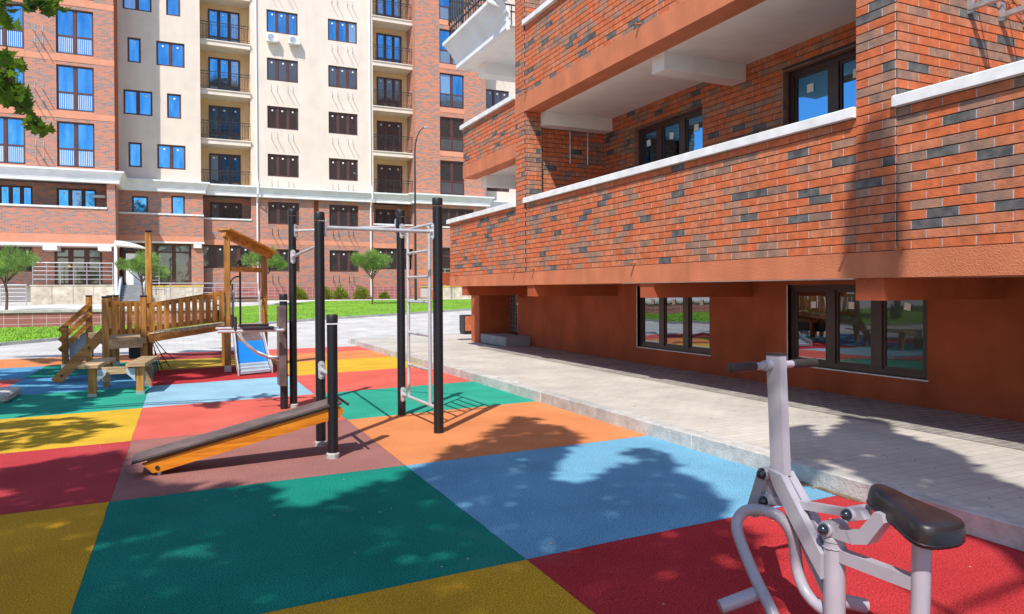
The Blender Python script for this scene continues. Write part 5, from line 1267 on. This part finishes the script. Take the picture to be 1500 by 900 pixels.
for l in lim: sp_ = smooth_path(l, 3); b.tube(sp_, [.05-.042*i/(len(sp_)-1) for i in range(len(sp_))], 7)
b.build('trunk', m_bark, mt, smooth='auto')
BL_ = [((-1.25, 4.17), (-1.19, 4.13), (-1.14, 4.10), (-1.13, 4.19), (-1.27, 4.12), (-1.20, 4.19), (-1.08, 4.16)), ((-1.50, 4.03), (-1.49, 3.95), (-1.51, 4.11), (-1.52, 4.18)),
       ((-1.49, 3.56), (-1.42, 3.61), (-1.39, 3.55), (-1.48, 3.46), (-1.52, 3.50), (-1.55, 3.42)), ((-1.49, 3.37), (-1.41, 3.35), (-1.38, 3.26), (-1.46, 3.27), (-1.37, 3.23), (-1.33, 3.20), (-1.36, 3.17), (-1.43, 3.19), (-1.53, 3.25), (-1.50, 3.45)), ((-1.27, 3.01), (-1.23, 2.97), (-1.28, 3.06), (-1.20, 2.99))]
rl_ = random.Random(5); nl = 0
for gi, grp in enumerate(BL_):
    for (x, z) in grp:
        for k in range(7 if gi < 4 else 5):
            if nl >= 290: break
            p = Vector((x+rl_.gauss(0, .028), 8+rl_.gauss(0, .10), z+rl_.gauss(0, .026))); s_ = rl_.uniform(.085, .14)
            o = piece('leaf', LM, p, mt, (s_, s_, s_), (rl_.uniform(1.9, 3.3), rl_.uniform(-.7, .7), rl_.uniform(-.9, 1.4))); nl += 1

# ---- crowns: leaf sprays spread where the ground below lies in their shade
def inpoly(x, y, P):
    c = False; j = len(P)-1
    for i in range(len(P)):
        if (P[i][1] > y) != (P[j][1] > y) and x < (P[j][0]-P[i][0])*(y-P[i][1])/(P[j][1]-P[i][1])+P[i][0]: c = not c
        j = i
    return c
sh = Vector((tosun.x/tosun.z, tosun.y/tosun.z))
def canopy(polys, h0, h1, dens, size, rnd, clump=.0, asp=.35, zbase=0, direction=None, thr=.16):
    mb = MB()
    for (P, k) in polys:
        xs_ = [p[0] for p in P]; ys_ = [p[1] for p in P]; area = (max(xs_)-min(xs_))*(max(ys_)-min(ys_))
        for i in range(int(area*dens*k)):
            x, y = rnd.uniform(min(xs_), max(xs_)), rnd.uniform(min(ys_), max(ys_))
            if not inpoly(x, y, P): continue
            if clump and mnoise.noise(Vector(((x-.5*y)*clump*.75, (y+.5*x)*clump*1.3, 3.3))) > thr: continue
            h = rnd.uniform(h0, h1); p = Vector((x+sh.x*h, y+sh.y*h, h+zbase))
            if in_view(p, .04): continue
            a = rnd.uniform(0, 6.28) if direction is None else direction+rnd.gauss(0, .5)
            L_ = size*rnd.uniform(.6, 1.3); g = Vector((math.cos(a), math.sin(a), rnd.uniform(-.35, .2))).normalized(); q = g.cross(Vector((0, 0, 1))).normalized()
            q = (q+Vector((0, 0, rnd.uniform(-.5, .5)))).normalized(); w_ = L_*asp
            mb.add([p-g*L_*.5, p-g*L_*.1+q*w_*.5, p+g*L_*.5, p-g*L_*.1-q*w_*.5], [(0, 1, 2, 3)])
    return mb
SP_MAIN = [(-2.6, 2.6), (-2.4, 6.7), (-1.61, 6.93), (-1.11, 7.20), (-.83, 7.32), (-.55, 7.45), (-.37, 6.56), (-.19, 5.98), (.28, 5.75), (.59, 5.52), (.59, 5.11), (.65, 4.85), (.89, 4.96), (1.20, 5.31), (1.45, 5.27), (1.64, 5.54), (2.02, 5.87),
           (2.27, 6.26), (2.53, 6.30), (3.12, 7.08), (3.50, 7.46), (3.61, 7.16), (3.60, 6.72), (3.56, 6.15), (3.24, 5.79), (2.54, 4.92), (2.66, 4.60), (3.00, 4.81), (3.35, 5.01), (3.52, 5.34), (3.80, 5.45), (3.86, 5.18), (3.54, 4.62), (3.44, 4.17), (3.24, 3.72), (3.07, 3.59), (3.11, 3.47), (3.07, 3.35), (2.79, 2.93), (2.37, 2.41), (2.0, 2.0), (.5, 1.9)]
rs = random.Random(11)
def spruce(x, y, h, label, mb):
    t = thing('spruce_tree', (x, y, 0), label, 'tree')
    b = MB(); b.tube([(x, y, -.1), (x, y, h*.5), (x, y, h)], [.24, .15, .03], 12)
    for i in range(22):
        z = 2.4+(h-3)*i/22; a = i*2.4; L_ = (1-z/h)*3.4+.4; e = Vector((x+math.cos(a)*L_, y+math.sin(a)*L_, z-.3))
        if not in_view(e, .05) and not in_view(Vector((x, y, z)).lerp(e, .6), .05): b.tube([(x, y, z), e], [.04, .012], 6)
    b.build('trunk', m_bark, t, smooth='auto'); mb.build('crown', m_spruce, t); return t
spruce(-4.4, -1.9, 10.5, 'broad spruce behind the camera whose shade covers the green field', canopy([(SP_MAIN, 1)], 6.8, 9.4, 430, .26, rs, asp=.36, clump=.9, thr=.52))
PAVE = [(5.63, 4.9), (6.2, 5.3), (6.35, 5.0), (5.97, 4.61), (5.67, 3.88), (5.17, 3.23), (5.01, 2.87), (4.6, 2.2), (4.1, 1.6), (3.9, 1.9), (4.15, 2.6), (4.2, 3.2), (4.5, 3.9), (4.9, 4.5)]
STEM = [(5.2, 5.1), (5.5, 5.15), (4.75, 4.3), (4.25, 3.8), (4.12, 3.95), (4.6, 4.6)]
mb = canopy([(PAVE, 1), (STEM, 1)], 6.0, 8.5, 620, .22, rs, asp=.45)
# the narrow tip whose shade climbs the brick pier
for i in range(4500):
    z = rs.uniform(1.5, 2.85); w_ = (.05+.20*min(1, (2.88-z)/.7)); y = 4.53+rs.uniform(-w_, w_); h = rs.uniform(6.5, 8.5)
    p = Vector((5.66+sh.x*h, y+sh.y*h, z+h))
    if in_view(p, .04): continue
    a = rs.uniform(0, 6.28); L_ = rs.uniform(.09, .18); g = Vector((math.cos(a), math.sin(a), rs.uniform(-.6, .2))).normalized(); q = g.cross(Vector((0, 0, 1))).normalized()
    mb.add([p-g*L_*.5, p+q*L_*.2, p+g*L_*.5, p-q*L_*.2], [(0, 1, 2, 3)])
spruce(-.4, -2.6, 10.5, 'slender spruce behind the camera whose tip shades the brick pier', mb)
LEFT = [(-3.6, 16.2), (-1.88, 15.92), (-.76, 14.34), (-.49, 11.63), (-.97, 10.82), (-1.27, 10.08), (-1.95, 9.95), (-4.5, 9.9), (-6, 12)]
UND = [(-3.5, 19.5), (1.3, 20.1), (1.5, 17), (1.1, 14.3), (.85, 13.5), (.31, 12.9), (-.37, 12.9), (-1.5, 14.5)]
LOW = [(-1.88, 9.74), (-1.08, 9.63), (-.59, 8.66), (-1.01, 8.03), (-1.58, 7.9), (-5, 7.5), (-5, 9.8)]
LT = [(.02, 9.5), (.16, 9.6), (.12, 10.0), (-.05, 10.3), (-.18, 10.1)]
mb = canopy([(LEFT, .95), (LT, .9)], 4.4, 6.8, 620, .20, rs, clump=2.0, thr=.10, asp=.5, direction=.7)
mb2 = canopy([(LOW, 1.0)], 4.4, 6.2, 200, .26, rs, clump=2.6, asp=.4, direction=.35)
m3_ = canopy([(UND, 1)], 8.4, 11.2, 420, .24, rs, clump=1.4, thr=.12, asp=.5)
for q in (mb2, m3_): mb.add(q.v, q.f)
mb.build('crown', m_maple2, mt)
# a bush row and trees to the left of the playground, mirrored in the near windows
for i, (x, y, h) in enumerate(((-17, 2, 6.5), (-19, 9, 7.5), (-18, 16, 6.5), (-20, -5, 8), (-16, 23, 6))):
    t = thing('lime_tree', (x, y, 0), ['broad lime tree west of the playground, southern end', 'tallest lime tree west of the playground', 'lime tree west of the playground near the road', 'lime tree farthest south beyond the playground', 'small lime tree west of the lawn'][i], 'tree', 'lime trees west of the playground')
    b = MB(); b.tube([(x, y, -.1), (x+.1, y, h*.4), (x, y, h*.8)], [.18, .13, .05], 8); b.build('trunk', m_bark, t)
    c = MB(); rr_ = random.Random(50+i)
    for k in range(2600):
        d = Vector((rr_.gauss(0, 1), rr_.gauss(0, 1), rr_.gauss(0, 1))).normalized()*rr_.uniform(.5, 1.05)*(1+.2*math.sin(7*rr_.random()))
        p = Vector((x+d.x*2.3, y+d.y*2.3, h*.62+d.z*h*.38)); g = Vector((rr_.uniform(-1, 1), rr_.uniform(-1, 1), rr_.uniform(-1, 1))).normalized(); q = g.cross(Vector((.3, .5, 1))).normalized()
        c.add([p-g*.16, p+q*.11, p+g*.16, p-q*.11], [(0, 1, 2, 3)])
    c.build('crown', m_maple, t)

gh_ = thing('added_yard_building', (-27, 3, 0), 'low brick building on the west side of the yard, unseen, added to darken the window reflections', 'building')  # unseen building added as a dark mass for the near windows to reflect
b = MB(); b.box(-33, -25, -20, 24, 0, 8.2); b.build('wall', m_brickfar, gh_); b = MB(); b.box(-33.3, -24.7, -20.3, 24.3, 8.2, 8.5); b.build('roof', m_cornice, gh_)
for i in range(9):
    for k in range(2): b = MB(); b.box(-25.0, -24.96, -18+i*4.6, -16+i*4.6, 1.3+3.6*k, 2.8+3.6*k); b.build('window', g_dark, gh_)
# ================================================================== OPPOSITE APARTMENT BUILDING (behind the camera, mirrored in the windows)
oa = thing('opposite_apartment_building', (26, -34, 0), 'long apartment building on the far side of the yard behind the camera', 'building')
w_ = MB(); w_.box(3, 70, -48, -34, 0, 38); w_.build('wall', m_brickfar, oa)
w_ = MB(); w_.box(2.8, 70.2, -48.2, -33.6, 38, 38.6); w_.build('roof', m_cornice, oa)
w_ = MB()
for k in range(12):
    for i in range(16):
        x = 5+i*4.1; w_.box(x, x+1.9, -33.995, -33.95, 1.6+3.1*k, 3.1+3.1*k)
w_.build('window', g_dark, oa, kind='stuff')
w_ = MB()
for k in range(12):
    w_.box(3, 70, -34.0, -33.93, .3+3.1*k, .6+3.1*k)
w_.build('terracotta_band', m_band, oa)
